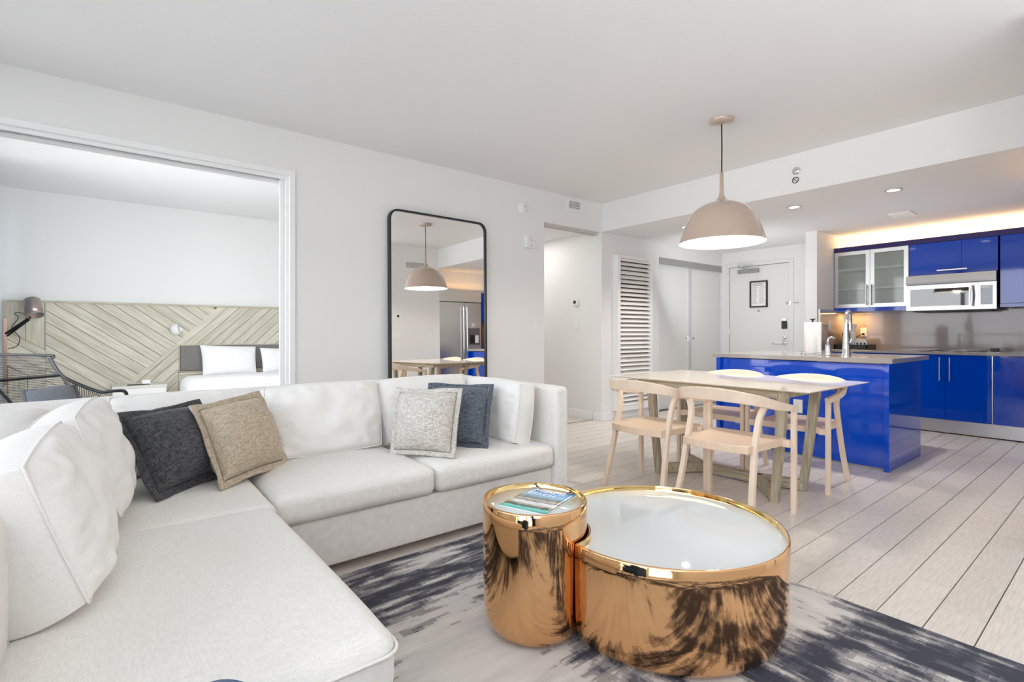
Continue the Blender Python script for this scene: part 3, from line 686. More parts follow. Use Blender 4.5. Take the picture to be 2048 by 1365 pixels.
part('dispenser_window', MB().box(5.69, 5.90, .325, .329, 1.0, 1.17), BLACK, dp); 
part('cup_flap', MB().box(5.81, 5.895, .328, .333, 1.01, 1.165), WHITE, dr_)
part('sticker', MB().box(5.74, 5.81, .32, .323, 1.33, 1.40), WHITE, dr_)
struct('wall_fridge_bulkhead', MB().box(5.0, 7.5, -.58, .20, 2.03, H2 - .001), WALL)
sb_ = thing('side_cabinet', 'blue tall cabinet beside the refrigerator seen in the mirror', 'cabinet', (6.4, .1, 0))
part('body', MB().box(6.0, 6.9, -.58, .25, 0, 2.02), BLUED, sb_)
part('door', MB().box(6.005, 6.9, .252, .27, 1.45, 2.02), BLUE, sb_); part('lower_door', MB().box(6.005, 6.9, .252, .27, .1, .88), BLUE, sb_)
part('oven_front', MB().box(6.02, 6.85, .252, .275, .9, 1.42), mat('brown_glass', (.09, .05, .03), .1, coat=1), sb_)

area('fridge_cove', (5.6, .30, 2.06), (PI, 0, 0), 1.0, .05, .9, (1.0, .50, .13))

# ------------------------------------------------------------------ kitchen island
il = thing('kitchen_island', 'blue gloss kitchen island with grey stone worktop', 'island', (5.4, 2.06, 0))
IX0, IX1, IY0, IY1 = 4.99, 5.82, 1.355, 2.81
part('front_panel', MB().box(IX0, IX0 + .02, IY0 + .001, IY1 - .04, .012, .868), BLUE, il, bev=.001)
part('end_panel', MB().box(4.93, IX1 + .005, 1.316, 1.354, 0, .874), BLUE, il, bev=.0015)
part('end_panel', MB().box(4.95, IX1 + .005, IY1 - .038, IY1, 0, .874), BLUE, il, bev=.0015)
part('carcass', MB().box(IX0 + .022, IX1 - .03, IY0 + .002, IY1 - .042, .1, .70), BLUED, il)
part('back_panel', MB().box(IX1 - .02, IX1, IY0 + .002, IY1 - .042, .1, .868), BLUE, il)
part('plinth', MB().box(IX0 + .03, IX1 - .09, IY0 + .01, IY1 - .05, 0, .1), ALU, il)
SX0, SX1, SY0, SY1 = 5.40, 5.80, 1.50, 2.02
CX0, CX1, CY0, CY1 = 4.965, 6.06, 1.305, 2.86
part('worktop', MB().box(CX0, SX0, CY0, CY1, .876, CT).box(SX1, CX1, CY0, CY1, .876, CT).box(SX0, SX1, CY0, SY0, .876, CT).box(SX0, SX1, SY1, CY1, .876, CT), STONE, il)
sk = thing('sink', 'stainless undermount sink in the island behind the faucet', 'sink', (5.6, 1.76, .71))
part('basin', MB().box(SX0, SX1, SY0, SY1, .705, .715).box(SX0, SX0 + .006, SY0, SY1, .715, .875).box(SX1 - .006, SX1, SY0, SY1, .715, .875).box(SX0 + .006, SX1 - .006, SY0, SY0 + .006, .715, .875).box(SX0 + .006, SX1 - .006, SY1 - .006, SY1, .715, .875), STEEL, sk)
part('drain', MB().cyl((5.6, 1.76, .715), .045, .004, 20), CHROME, sk)
fc = thing('faucet', 'tall chrome gooseneck faucet on the island worktop', 'faucet', (5.28, 1.735, CT))
fx, fy = 5.28, 1.735
part('body', MB().lathe([(.040, 0), (.040, .006), (.033, .02), (.028, .10), (.022, .22), (.0195, .30)], 20, c=(fx, fy, CT)), CHROME, fc)
arc = [(fx, fy, CT + .29)] + [(fx + (1 - math.cos(a*PI/10))*.095, fy + (1 - math.cos(a*PI/10))*.015, CT + .315 + .095*math.sin(a*PI/10)) for a in range(0, 11)] + [(fx + .19, fy + .03, CT + .24)]
part('spout', MB().tube(arc, .0165, 14), CHROME, fc)
part('lever', MB().tube([(fx + .02, fy - .005, CT + .10), (fx + .06, fy - .012, CT + .12), (fx + .10, fy - .015, CT + .16)], .007), CHROME, fc)
sd = thing('soap_dispenser', 'small chrome soap pump beside the faucet', 'soap pump', (5.28, 1.885, CT))
part('bottle', MB().lathe([(0, 0), (.026, 0), (.027, .005), (.024, .07), (.022, .10), (.010, .115), (.010, .135), (0, .137)], 18, c=(5.28, 1.885, CT)), CHROME, sd)
part('pump', MB().tube([(5.28, 1.885, CT + .13), (5.282, 1.883, CT + .158), (5.30, 1.865, CT + .172), (5.325, 1.845, CT + .166)], .009, 8), CHROME, sd)
px_, py_ = 5.42, 2.07
ph = thing('paper_towel_holder', 'round wire paper towel stand on the island worktop', 'towel holder', (px_, py_, CT))
part('base', MB().lathe([(0, .004), (.108, .004), (.112, .008), (.112, .0), (0, 0)], 32, c=(px_, py_, CT)), CHROME, ph)
part('rim', MB().tube([(px_ + .108*math.cos(a*PI/16), py_ + .108*math.sin(a*PI/16), CT + .026) for a in range(32)], .004, 6, closed=True), CHROME, ph)
for a in range(6): part('rim_post', MB().cyl((px_ + .108*math.cos(a*PI/3), py_ + .108*math.sin(a*PI/3), CT + .005), .003, .022, 6), CHROME, ph)
part('stem', MB().cyl((px_, py_, CT + .004), .006, .335, 10), BLACKM, ph)
part('finial', MB().lathe([(0, 0), (.008, .002), (.008, .012), (.026, .024), (.024, .028), (0, .018)], 16, c=(px_, py_, CT + .322)), BLACKM, ph)
pr_ = thing('paper_towel_roll', 'white paper towel roll on the island stand', 'paper roll', (px_, py_, CT + .008))
part('roll', MB().lathe([(.02, .305), (.071, .306), (.074, .302), (.074, .003), (.02, .0)], 36, c=(px_, py_, CT + .009)), PAPER, pr_)
part('loose_end', MB().grid(lambda i, j: (px_ + (.0745 + .006*i/6)*math.cos(-2.2 + .5*i/6), py_ + (.0745 + .006*i/6)*math.sin(-2.2 + .5*i/6), CT + .012 + .29*j/2 + .008*i/6*(j > 1)), 6, 2), PAPER, pr_)
def outlet(name, label, c, ax, sg, h=.058, w=.036):
    t = thing(name, label, 'socket', c)
    def B(u0, u1, n0, n1, z0, z1):
        lo, hi = sorted((sg*n0, sg*n1))
        if ax == 0: return MB().box(c[0] + lo, c[0] + hi, c[1] + u0, c[1] + u1, c[2] + z0, c[2] + z1)
        return MB().box(c[0] + u0, c[0] + u1, c[1] + lo, c[1] + hi, c[2] + z0, c[2] + z1)
    part('plate', B(-w, w, 0, .005, -h, h), WHITE, t, bev=.002)
    for z in (-.024, .024):
        r_ = part('receptacle', B(-.017, .017, .005, .007, z - .014, z + .014), TRIM, t)
        for (u0, u1, z0, z1) in ((-.008, -.0055, -.001, .007), (.0055, .008, -.001, .007), (-.002, .002, -.009, -.005)): part('slot', B(u0, u1, .007, .0075, z + z0, z + z1), BLACK, r_)
    return t
outlet('power_outlet', 'white duplex outlet on the front of the blue island', (IX0, 2.03, .452), 0, -1, .062, .04)
outlet('power_outlet', 'white duplex outlet on the taupe backsplash', (XK - .018, 2.385, 1.135), 0, -1)
switch('light_switch', 'white switch plate on the side panel of the backsplash', (7.352, YS - .02, 1.22), (1, -1), w=.04)
# things on the back worktop
cm = thing('coffee_maker', 'small black coffee maker behind the faucet', 'coffee maker', (7.72, 2.53, CT + .012))
part('body', MB().box(7.74, 7.84, 2.49, 2.57, CT + .014, CT + .21).box(7.64, 7.74, 2.49, 2.57, CT + .014, CT + .04).box(7.66, 7.80, 2.495, 2.565, CT + .16, CT + .215), BLACK, cm, bev=.01)
part('carafe', MB().lathe([(0, .0), (.028, .0), (.034, .03), (.028, .08), (.02, .09)], 18, c=(7.69, 2.53, CT + .041)), mat('carafe_glass', (.03, .02, .02), .05, coat=1), cm)
tr = thing('serving_tray', 'black tray holding coffee supplies on the back worktop', 'tray', (7.66, 2.42, CT))
a, b, c2, d2_ = 7.50, 7.84, 2.235, 2.605
part('tray_body', MB().box(a, b, c2, d2_, CT + .001, CT + .012).box(a, a + .012, c2, d2_, CT + .012, CT + .06).box(b - .012, b, c2, d2_, CT + .012, CT + .06).box(a, b, c2, c2 + .012, CT + .012, CT + .06).box(a, b, d2_ - .012, d2_, CT + .012, CT + .06), BLACK, tr)
cp = thing('paper_cups', 'tall flared stack of white paper cups beside the coffee maker', 'cups', (7.80, 2.495, CT + .012))
part('cup_stack', MB().lathe([(0, 0), (.026, 0), (.030, .10), (.031, .22), (.046, .31), (.047, .315), (.042, .312)], 20, c=(7.70, 2.453, CT + .013)), PAPER, cp)
cd = thing('condiment_box', 'white box of coffee packets in the black tray', 'packet box', (7.68, 2.34, CT + .012))
part('box', MB().box(7.60, 7.70, 2.265, 2.40, CT + .013, CT + .105), WHITE, cd, bev=.003)
for i, y in enumerate((2.285, 2.31, 2.335, 2.36, 2.38)): part('packet', MB().box(7.61, 7.69, y - .006, y + .006, CT + .105, CT + .13 + .006*(i % 2)), PAPER, cd)
for y in (2.29, 2.33, 2.37): part('slot', MB().box(7.598, 7.6, y - .010, y + .010, CT + .06, CT + .085), BLACK, cd)
pc = part('power_cord', MB().tube(smooth_path([(XK - .045, 2.385, 1.11), (XK - .07, 2.40, 1.10), (XK - .075, 2.44, 1.075), (XK - .07, 2.475, 1.07), (XK - .075, 2.5, 1.09)], 6), .005, 6), BLACK, cm)
part('plug', MB().box(XK - .05, XK - .024, 2.372, 2.398, 1.10, 1.124), BLACK, pc, bev=.004)
ck = thing('cooktop', 'black glass cooktop set in the back worktop', 'cooktop', (7.6, 1.2, CT))
part('glass', MB().box(7.40, 7.84, 1.00, 1.76, CT + .0005, CT + .006), DGLASS, ck)
for (x, y, r) in ((7.5, 1.2, .09), (7.73, 1.2, .07), (7.5, 1.56, .07), (7.73, 1.56, .09)): part('burner_ring', MB().tube([(x + r*math.cos(q*PI/14), y + r*math.sin(q*PI/14), CT + .0062) for q in range(28)], .0015, 4, closed=True), mat('burner_grey', (.15, .15, .15), .5), ck)
cds = tag(part('paper_card', MB().box(7.42, 7.60, .86, 1.10, CT + .0068, CT + .009), PAPER), 'pale card lying on the cooktop under a black holder', 'card')
ho = thing('card_holder', 'small black holder lying on the pale card', 'holder', (7.5, 1.0, CT + .01))
part('block', MB().box(7.46, 7.53, 1.02, 1.085, CT + .0095, CT + .045), BLACK, ho, bev=.004)
part('flap', MB().bar([(7.49, 1.02, CT + .02), (7.5, .985, CT + .012)], .05, .006), BLACK, ho)

# ------------------------------------------------------------------ pendant lamp
pe = thing('pendant_lamp', 'taupe dome pendant lamp hanging over the dining table', 'pendant lamp', (3.705, 2.06, 0))
pxx, pyy = 3.705, 2.06
part('canopy', MB().lathe([(0, -.033), (.075, -.033), (.088, -.026), (.09, 0)], 36, c=(pxx, pyy, H1)), PEND, pe)
part('cord', MB().tube([(pxx, pyy, H1 - .03), (pxx + .004, pyy, 2.55), (pxx, pyy, 2.36)], .005, 8), BLACK, pe)
outer = [(.311, 1.818), (.300, 1.868), (.284, 1.920), (.262, 1.975), (.235, 2.025), (.205, 2.063), (.173, 2.090), (.135, 2.110), (.100, 2.122), (.068, 2.133), (.045, 2.145), (.028, 2.163), (.019, 2.185), (.0145, 2.215), (.0135, 2.36), (0, 2.362)]
part('shade', MB().lathe(outer, 56, c=(pxx, pyy, 0)), PEND, pe)
part('shade_lining', MB().lathe([(.311, 1.818), (.306, 1.820), (.292, 1.872), (.255, 1.968), (.20, 2.050), (.13, 2.095), (.0, 2.10)], 48, c=(pxx, pyy, 0)), PENDIN, pe)
part('bulb', MB().lathe([(0, 1.90), (.04, 1.91), (.055, 1.945), (.045, 1.99), (.02, 2.02), (.02, 2.09)], 20, c=(pxx, pyy, 0)), GLOW, pe)
d = bpy.data.lights.new('pendant_light', 'POINT'); d.energy = 30; d.color = (1, .94, .84); d.shadow_soft_size = .06
o = bpy.data.objects.new('pendant_light', d); COL.objects.link(o); o.location = (pxx, pyy, 1.87)

# ------------------------------------------------------------------ dining table
dt = thing('dining_table', 'long dining table with cream glass top on washed oak legs', 'table', (3.88, 2.08, 0))
TZ = .765
GX0, GX1, GY0, GY1 = 3.375, 4.41, 1.30, 2.87
def glass_top():
    mb = MB(); e = .018
    lo = [(GX0 + e, GY0 + e, TZ - .013), (GX1 - e, GY0 + e, TZ - .013), (GX1 - e, GY1 - e, TZ - .013), (GX0 + e, GY1 - e, TZ - .013)]
    mi = [(GX0, GY0, TZ - .005), (GX1, GY0, TZ - .005), (GX1, GY1, TZ - .005), (GX0, GY1, TZ - .005)]
    hi = [(p[0], p[1], TZ) for p in mi]
    return mb.add(lo + mi + hi, [(3, 2, 1, 0), (8, 9, 10, 11)] + [(i, (i+1) % 4, 4 + (i+1) % 4, 4 + i) for i in range(4)] + [(4 + i, 4 + (i+1) % 4, 8 + (i+1) % 4, 8 + i) for i in range(4)])
part('tabletop', glass_top(), TGLASS, dt)
part('apron', MB().box(3.46, 3.49, 1.47, 2.66, .695, TZ - .014), WASHY, dt)
part('apron', MB().box(4.27, 4.30, 1.47, 2.66, .695, TZ - .014), WASHY, dt)
part('apron', MB().box(3.49, 4.27, 1.47, 1.50, .705, TZ - .014), WASH, dt)
part('apron', MB().box(3.49, 4.27, 2.63, 2.66, .705, TZ - .014), WASH, dt)
for (fx_, fy_, tx_, ty_) in ((3.485, 2.47, 3.50, 2.56), (3.96, 2.52, 4.02, 2.60), (3.485, 1.565, 3.485, 1.505), (3.895, 1.555, 3.92, 1.475)):
    part('leg', MB().bar([(fx_, fy_, 0), (fx_*.5 + tx_*.5, fy_*.5 + ty_*.5, .35), (tx_, ty_, TZ - .015)], lambda i: (.042, .048, .055)[i], lambda i: (.046, .052, .060)[i], up=(0, 1, 0)), WASH, dt, bev=.002)
J1, J2 = (3.80, 2.26), (3.80, 1.83)
part('stretcher', MB().bar([(J1[0], J1[1], .045), (J2[0], J2[1], .045)], .05, .07), WASHY, dt, bev=.002)
for j, fs in ((J1, ((3.485, 2.47), (3.96, 2.52))), (J2, ((3.485, 1.565), (3.895, 1.555)))):
    for q in fs: part('foot_arm', MB().bar([(j[0], j[1], .045), (q[0], q[1], .045)], .05, .07), WASHY, dt, bev=.002)

# ------------------------------------------------------------------ dining chairs (built once, facing +x, then copied)
def make_chair(label):
    t = thing('dining_chair', label, 'chair', (0, 0, 0), 0, 'bleached wood armchairs around the dining table')
    sp_ = MB(); nU, nV = 14, 14
    def seat_pt(i, j, dz):
        u = -1 + 2*i/nU; v = -1 + 2*j/nV
        xb = -.205 - .045*(1 - v*v); xf = .245 + .012*(1 - v*v)
        x = xb + (xf - xb)*(i/nU); y = v*(.215 + .02*(i/nU))
        z = .462 - .014*(1 - u*u)*(1 - v*v) + .012*u*u*(u > 0)*0 + dz
        return (x, y, z)
    bm_v = [seat_pt(i, j, 0) for i in range(nU+1) for j in range(nV+1)] + [seat_pt(i, j, -.036 if 0 < i < nU and 0 < j < nV else -.046) for i in range(nU+1) for j in range(nV+1)]
    N = (nU+1)*(nV+1); fs = []
    for i in range(nU):
        for j in range(nV):
            a = i*(nV+1) + j; b = a + nV + 1
            fs += [(a, b, b+1, a+1), (N + a, N + a + 1, N + b + 1, N + b)]
    for i in range(nU):
        a = i*(nV+1); b = a + nV + 1; fs += [(a, N + a, N + b, b), (a + nV, b + nV, N + b + nV, N + a + nV)]
    for j in range(nV):
        a = j; fs += [(a, a+1, N + a + 1, N + a)]; a = nU*(nV+1) + j; fs += [(a, N + a, N + a + 1, a + 1)]
    sp_.add(bm_v, fs); part('seat', sp_, SEATW, t, bev=.003, local=True)
    for s in (-1, 1):
        part('leg', MB().bar([(.235, s*.285, 0), (.235, s*.285, .3), (.235, s*.285, .655)], .030, .034, up=(1, 0, 0)), BEECH, t, bev=.004, local=True)
        lp = smooth_path([(-.245, s*.25, 0), (-.19, s*.232, .22), (-.14, s*.222, .44), (-.10, s*.222, .58), (-.085, s*.232, .645), (-.075, s*.262, .715)], 5)
        part('leg', MB().bar(lp, .032, .034, up=(1, 0, 0)), BEECH, t, bev=.004, local=True)
        part('seat_bracket', MB().box(.20, .245, min(s*.225, s*.272), max(s*.225, s*.272), .41, .455), BEECH, t, bev=.003, local=True)
    pth = smooth_path([(.25, -.287, .655), (.12, -.293, .672), (-.02, -.290, .695), (-.13, -.268, .722), (-.215, -.205, .744), (-.258, -.10, .756), (-.268, 0, .760), (-.258, .10, .756), (-.215, .205, .744), (-.13, .268, .722), (-.02, .290, .695), (.12, .293, .672), (.25, .287, .655)], 4)
    n = len(pth)
    def sec(i):
        s = abs(i - (n-1)/2)/((n-1)/2); h = .078 - .044*max(0, (s - .15)/.85)**1.1; w_ = .022 + .014*max(0, (s - .3)/.7)
        tl = .012*(1 - s)
        return [(-w_/2 - tl, h/2), (w_/2 - tl, h/2), (w_/2 + tl, -h/2), (-w_/2 + tl, -h/2)]
    part('top_rail', MB().sweep(pth, sec), BEECH, t, bev=.005, local=True)
    return t
ch0 = make_chair('bleached wood armchair left front, nearest the hallway end of the table')
spots = [(3.15, 2.285, 0.0, None), (3.135, 1.68, 0.0, 'bleached wood armchair right front, closest to the coffee tables'),
         (4.175, 1.69, PI, 'bleached wood armchair by the outlet on the island, right rear'), (4.175, 2.30, PI, 'bleached wood armchair left rear, tucked in beside the island corner')]
for i, (x, y, rz, lab) in enumerate(spots):
    c = ch0 if i == 0 else copy_tree(ch0)
    c.location = (x, y, 0); c.rotation_euler = (0, 0, rz)
    if lab: c['label'] = lab

# ------------------------------------------------------------------ rug
rg = MB().box(-.2, 2.42, -1.3, 2.335, 0.0005, .011)
RUG = bpy.data.materials.new('distressed_rug'); RUG.use_nodes = True
def rug_nodes():
    n = RUG.node_tree.nodes; l = RUG.node_tree.links; b = n['Principled BSDF']; b.inputs['Roughness'].default_value = 1.0; b.inputs['Specular IOR Level'].default_value = .05
    b.inputs['Sheen Weight'].default_value = .2
    t = n.new('ShaderNodeTexCoord')
    def math_(op, a, c=None, d=None):
        q = n.new('ShaderNodeMath'); q.operation = op
        for i, v in enumerate((a, c, d)):
            if v is None: continue
            if isinstance(v, (int, float)): q.inputs[i].default_value = v
            else: l.new(v, q.inputs[i])
        return q.outputs[0]
    def nz(vec, scale, detail=3, rough=.55, off=(0, 0, 0), st=(1, 1, 1)):
        mp = n.new('ShaderNodeMapping'); mp.inputs['Scale'].default_value = st; mp.inputs['Location'].default_value = off
        l.new(vec, mp.inputs[0]); q = n.new('ShaderNodeTexNoise'); q.inputs['Scale'].default_value = scale; q.inputs['Detail'].default_value = detail; q.inputs['Roughness'].default_value = rough
        l.new(mp.outputs[0], q.inputs['Vector']); return q.outputs[0]
    def snap(vec, s):
        q = n.new('ShaderNodeVectorMath'); q.operation = 'SNAP'; q.inputs[1].default_value = s; l.new(vec, q.inputs[0]); return q.outputs[0]
    P = t.outputs['Object']
    sepn = n.new('ShaderNodeSeparateXYZ'); l.new(P, sepn.inputs[0]); X, Y = sepn.outputs[0], sepn.outputs[1]
    def gauss(cx, cy, rx, ry):
        a = math_('POWER', math_('DIVIDE', math_('SUBTRACT', X, cx), rx), 2.0); c = math_('POWER', math_('DIVIDE', math_('SUBTRACT', Y, cy), ry), 2.0)
        return math_('EXPONENT', math_('MULTIPLY', math_('ADD', a, c), -1.0))
    pa = snap(P, (.022, .009, 1)); pb = snap(P, (.009, .022, 1))
    # streaks along X near the sofa, along Y at the far edge of the rug
    sx = nz(pa, 13, 3, .65, st=(.22, 1.25, 1)); sy = nz(pb, 13, 3, .65, st=(1.25, .22, 1), off=(3, 1, 0))
    wgt = math_('MINIMUM', math_('MAXIMUM', math_('MULTIPLY', math_('SUBTRACT', math_('SUBTRACT', X, math_('MULTIPLY', Y, .9)), .25), 4.0), 0.0), 1.0)
    mx = n.new('ShaderNodeMix'); l.new(wgt, mx.inputs[0]); l.new(sx, mx.inputs[2]); l.new(sy, mx.inputs[3]); st = mx.outputs[0]
    blob = nz(pa, 2.6, 4, .62, off=(5, 2, 0), st=(.8, 1.2, 1))
    v = math_('ADD', math_('MULTIPLY', st, .5), math_('MULTIPLY', blob, .5))
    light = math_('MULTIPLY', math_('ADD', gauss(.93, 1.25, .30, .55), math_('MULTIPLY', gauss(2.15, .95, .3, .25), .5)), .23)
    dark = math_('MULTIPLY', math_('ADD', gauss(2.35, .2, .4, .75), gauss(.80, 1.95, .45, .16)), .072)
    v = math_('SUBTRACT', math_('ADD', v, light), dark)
    fine = nz(P, 240, 2, .6)
    v = math_('ADD', v, math_('MULTIPLY', math_('SUBTRACT', fine, .5), .035))
    rp = n.new('ShaderNodeValToRGB'); rp.color_ramp.interpolation = 'LINEAR'
    els = [(0, (.016, .016, .030)), (.462, (.022, .022, .042)), (.470, (.062, .062, .085)), (.498, (.10, .10, .125)), (.506, (.24, .225, .23)), (.545, (.33, .305, .295)), (.553, (.56, .535, .515)), (.75, (.72, .70, .68))]
    e = rp.color_ramp.elements
    e[0].position = els[0][0]; e[0].color = (*els[0][1], 1); e[1].position = els[-1][0]; e[1].color = (*els[-1][1], 1)
    for p, c in els[1:-1]:
        q = e.new(p); q.color = (*c, 1)
    l.new(v, rp.inputs[0]); l.new(rp.outputs[0], b.inputs['Base Color'])
    bp = n.new('ShaderNodeBump'); bp.inputs['Strength'].default_value = .6; bp.inputs['Distance'].default_value = .004
    l.new(nz(P, 500, 2), bp.inputs['Height']); l.new(bp.outputs[0], b.inputs['Normal'])
rug_nodes()
tag(part('area_rug', rg, RUG), 'navy, grey and cream distressed rug under the gold coffee tables', 'rug')

# ------------------------------------------------------------------ sectional sofa
so = thing('sectional_sofa', 'large L shaped off white linen sectional sofa with a chaise', 'sofa', (.9, 2.6, 0))
part('base', MB().rbox(-.42, 2.225, 2.375, 3.50, .045, .272, .012, k=2, m=6), LINEN, so)
part('base', MB().rbox(-.42, .46, 1.20, 2.375, .045, .262, .012, k=2, m=6), LINEN, so)
for (x, y) in ((2.16, 2.45), (2.2, 3.42), (-.36, 3.42), (-.36, 1.28), (.40, 1.28)): part('foot', MB().cyl((x, y, 0), .025, .05, 14), BLACK, so)
part('back_rest', MB().rbox(-.50, 2.335, 3.33, 3.52, .045, .785, .055, k=5, m=14, crown=.012, wob=.004, seed=1), LINEN, so)
part('arm', MB().rbox(2.225, 2.335, 2.335, 3.36, .045, .785, .030, k=4, m=10, wob=.003, seed=2), LINEN, so)
part('arm', MB().rbox(-.55, -.17, 1.15, 3.36, .045, .775, .085, k=6, m=14, crown=.03, wob=.008, seed=3), LINEN, so)
part('seat_cushion', MB().rbox(-.20, .566, 2.262, 3.34, .270, .418, .045, crown=.022, m=12, wob=.004, seed=4, cy=.006), LINEN, so)
part('seat_cushion', MB().rbox(.572, 1.368, 2.338, 3.34, .275, .425, .048, crown=.03, m=12, wob=.005, seed=5, cy=.010), LINEN, so)
part('seat_cushion', MB().rbox(1.374, 2.222, 2.338, 3.34, .275, .425, .048, crown=.03, m=12, wob=.005, seed=6, cy=.010), LINEN, so)
cz = part('chaise_cushion', MB().rbox(-.20, .545, 1.10, 2.258, .262, .428, .05, crown=.018, m=14, wob=.003, seed=7, cx=.012, cy=.012), LINEN, so)
def loop_xy(x0, x1, y0, y1, z, r, n=8):
    return [(p[0], p[1], z) for p in rrect(x0, x1, y0, y1, r, n)]
part('piping', MB().tube(loop_xy(-.197, .549, 1.092, 2.255, .386, .05), .0045, 6, closed=True), LINEN, cz)

# ------------------------------------------------------------------ cushions
def V(*a): return Vector(a)
def pillow(name, label, cat, group, m, TL, TR, BR, BL, T, boxed=0.0, flange=0.0, bow=.05, seed=0, wr=.006, nu=22, plump=.5, sag=0.0):
    TL, TR, BR, BL = map(Vector, (TL, TR, BR, BL))
    N = (BR - BL).cross(TL - BL).normalized()
    c = (TL + TR + BR + BL)/4
    U = (TR + BR - TL - BL).normalized(); Wd = ((TR + BR - TL - BL)/2).length; Hd = ((TL + TR - BL - BR)/2).length
    root = thing(name, label, cat, tuple((BL + BR)/2), 0, group)
    V2 = N.cross(U).normalized(); root.rotation_euler = Matrix((U, V2, N)).transposed().to_euler()
    fm = max(0.0, flange)
    def base(u, v):
        k = 1 - fm*2/Wd; q = 1 - fm*2/Hd
        uu = u*k*(1 - bow*(1 - v*v)*abs(u)**3 if not boxed else 1 + bow*(1 - v*v)*abs(u)**3)
        vv = v*q*(1 - bow*(1 - u*u)*abs(v)**3 if not boxed else 1 + bow*(1 - u*u)*abs(v)**3)
        a, b = (uu + 1)/2, (vv + 1)/2
        p = (BL*(1-a) + BR*a)*(1-b) + (TL*(1-a) + TR*a)*b
        if sag: p = p + Vector((0, 0, -sag*(1 - u*u)*max(0, v)))
        return p
    def hgt(u, v):
        e = 2.6 if not boxed else 3.2
        return (max(0, 1 - abs(u)**e)*max(0, 1 - abs(v)**e))**plump
    mb = MB(); n = nu
    def co(i): return math.sin((-1 + 2*i/n)*PI/2)*.55 + (-1 + 2*i/n)*.45
    def surf(sg):
        def P(i, j):
            u, v = co(i), co(j); p = base(u, v); h = hgt(u, v)
            wv = noise.fractal(Vector((p.x*7 + seed*5, p.y*7, p.z*7 + sg*9)), .6, 2.0, 3)
            edge = max(abs(u), abs(v)); fold = math.sin((u if abs(v) > abs(u) else v)*24 + seed)*max(0, edge - .62)*(1 - edge)*wr*14
            return p + N*sg*(boxed/2 + (T - boxed)/2*h + (wr*wv*1.4 + fold)*min(1, h*2))
        return P
    f, b = surf(1), surf(-1)
    mb.grid(f, n, n); mb.grid(b, n, n)
    ring = [(i, 0) for i in range(n)] + [(n, j) for j in range(n)] + [(n - i, n) for i in range(n)] + [(0, n - j) for j in range(n)]
    if boxed:
        m_ = 4; L = len(ring); vs = []
        for (i, j) in ring:
            p, q = f(i, j), b(i, j); u, v = co(i), co(j)
            o_ = Vector((0, 0, 0))
            out = (base(u*1.01, v*1.01) - base(u, v)); out = out - N*out.dot(N)
            out.normalize()
            for k in range(m_ + 1):
                s_ = k/m_; pp = p*(1-s_) + q*s_
                vs.append(pp + out*(.10*boxed*math.sin(PI*s_)) + out*(noise.noise(pp*14 + Vector((seed, 0, 0)))*.004 if 0 < k < m_ else 0))
        fs = [(a*(m_+1) + k, ((a+1) % L)*(m_+1) + k, ((a+1) % L)*(m_+1) + k + 1, a*(m_+1) + k + 1) for a in range(L) for k in range(m_)]
        mb.add(vs, fs, True)
    body = part('cover', mb, m, root)
    bm = bmesh.new(); bm.from_mesh(body.data); bmesh.ops.remove_doubles(bm, verts=bm.verts, dist=2e-5); bmesh.ops.recalc_face_normals(bm, faces=bm.faces); bm.to_mesh(body.data); bm.free()
    for p in body.data.polygons: p.use_smooth = True
    sd_ = body.modifiers.new('sub', 'SUBSURF'); sd_.levels = 1; sd_.render_levels = 1
    if boxed:
        for sfc in (f, b): part('piping', MB().tube([sfc(i, j) for (i, j) in ring], .0042, 6, closed=True), m, root)
    if flange:
        vs = []; L = len(ring); m_ = 3
        for a, (i, j) in enumerate(ring):
            u, v = co(i), co(j); p = base(u, v)
            out = Vector((0, 0, 0))
            if i in (0, n): out += U*math.copysign(1, u)
            if j in (0, n): out += N.cross(U)*math.copysign(1, v)
            for k in range(m_ + 1):
                wv = math.sin(a*.42 + seed*2)*.55 + noise.noise(p*9 + Vector((seed*3, 0, 0)))*1.3
                vs.append(p + out*flange*(k/m_)*(1 + .15*noise.noise(p*16)) + N*(.011*wv*k/m_))
        fs = [(a*(m_+1) + k, ((a+1) % L)*(m_+1) + k, ((a+1) % L)*(m_+1) + k + 1, a*(m_+1) + k + 1) for a in range(L) for k in range(m_)]
        fo = part('flange', MB().add(vs, fs, True), m, root)
        sl_ = fo.modifiers.new('solid', 'SOLIDIFY'); sl_.thickness = .008; sl_.offset = 0
        for p in fo.data.polygons: p.use_smooth = True
    return root
GB = 'loose white back cushions on the sofa'
# back cushions: two against the window side rest, one in the corner, two along the back, one against the right arm
pillow('back_cushion', 'biggest white back cushion, nearest the camera on the chaise', 'cushion', GB, LINEN2, (-.215, 1.60, .80), (-.175, 2.07, .835), (-.075, 2.10, .46), (-.10, 1.60, .455), .29, boxed=.15, seed=1, wr=.017, bow=.06)
pillow('back_cushion', 'white back cushion standing behind the biggest one on the chaise', 'cushion', GB, LINEN2, (-.145, 2.29, .815), (-.09, 2.72, .84), (.02, 2.75, .46), (-.02, 2.26, .46), .27, boxed=.14, seed=2, wr=.017, bow=.06)
pillow('back_cushion', 'white back cushion in the corner behind the charcoal pillow', 'cushion', GB, LINEN2, (.02, 3.22, .785), (.66, 3.24, .785), (.68, 3.06, .44), (.0, 3.06, .44), .24, boxed=.12, seed=3, wr=.008, bow=.05)
pillow('back_cushion', 'wide creased white back cushion in the middle of the sofa', 'cushion', GB, LINEN2, (.69, 3.12, .795), (1.345, 3.12, .80), (1.30, 2.93, .435), (.72, 2.93, .435), .25, boxed=.10, seed=4, wr=.016, bow=.04)
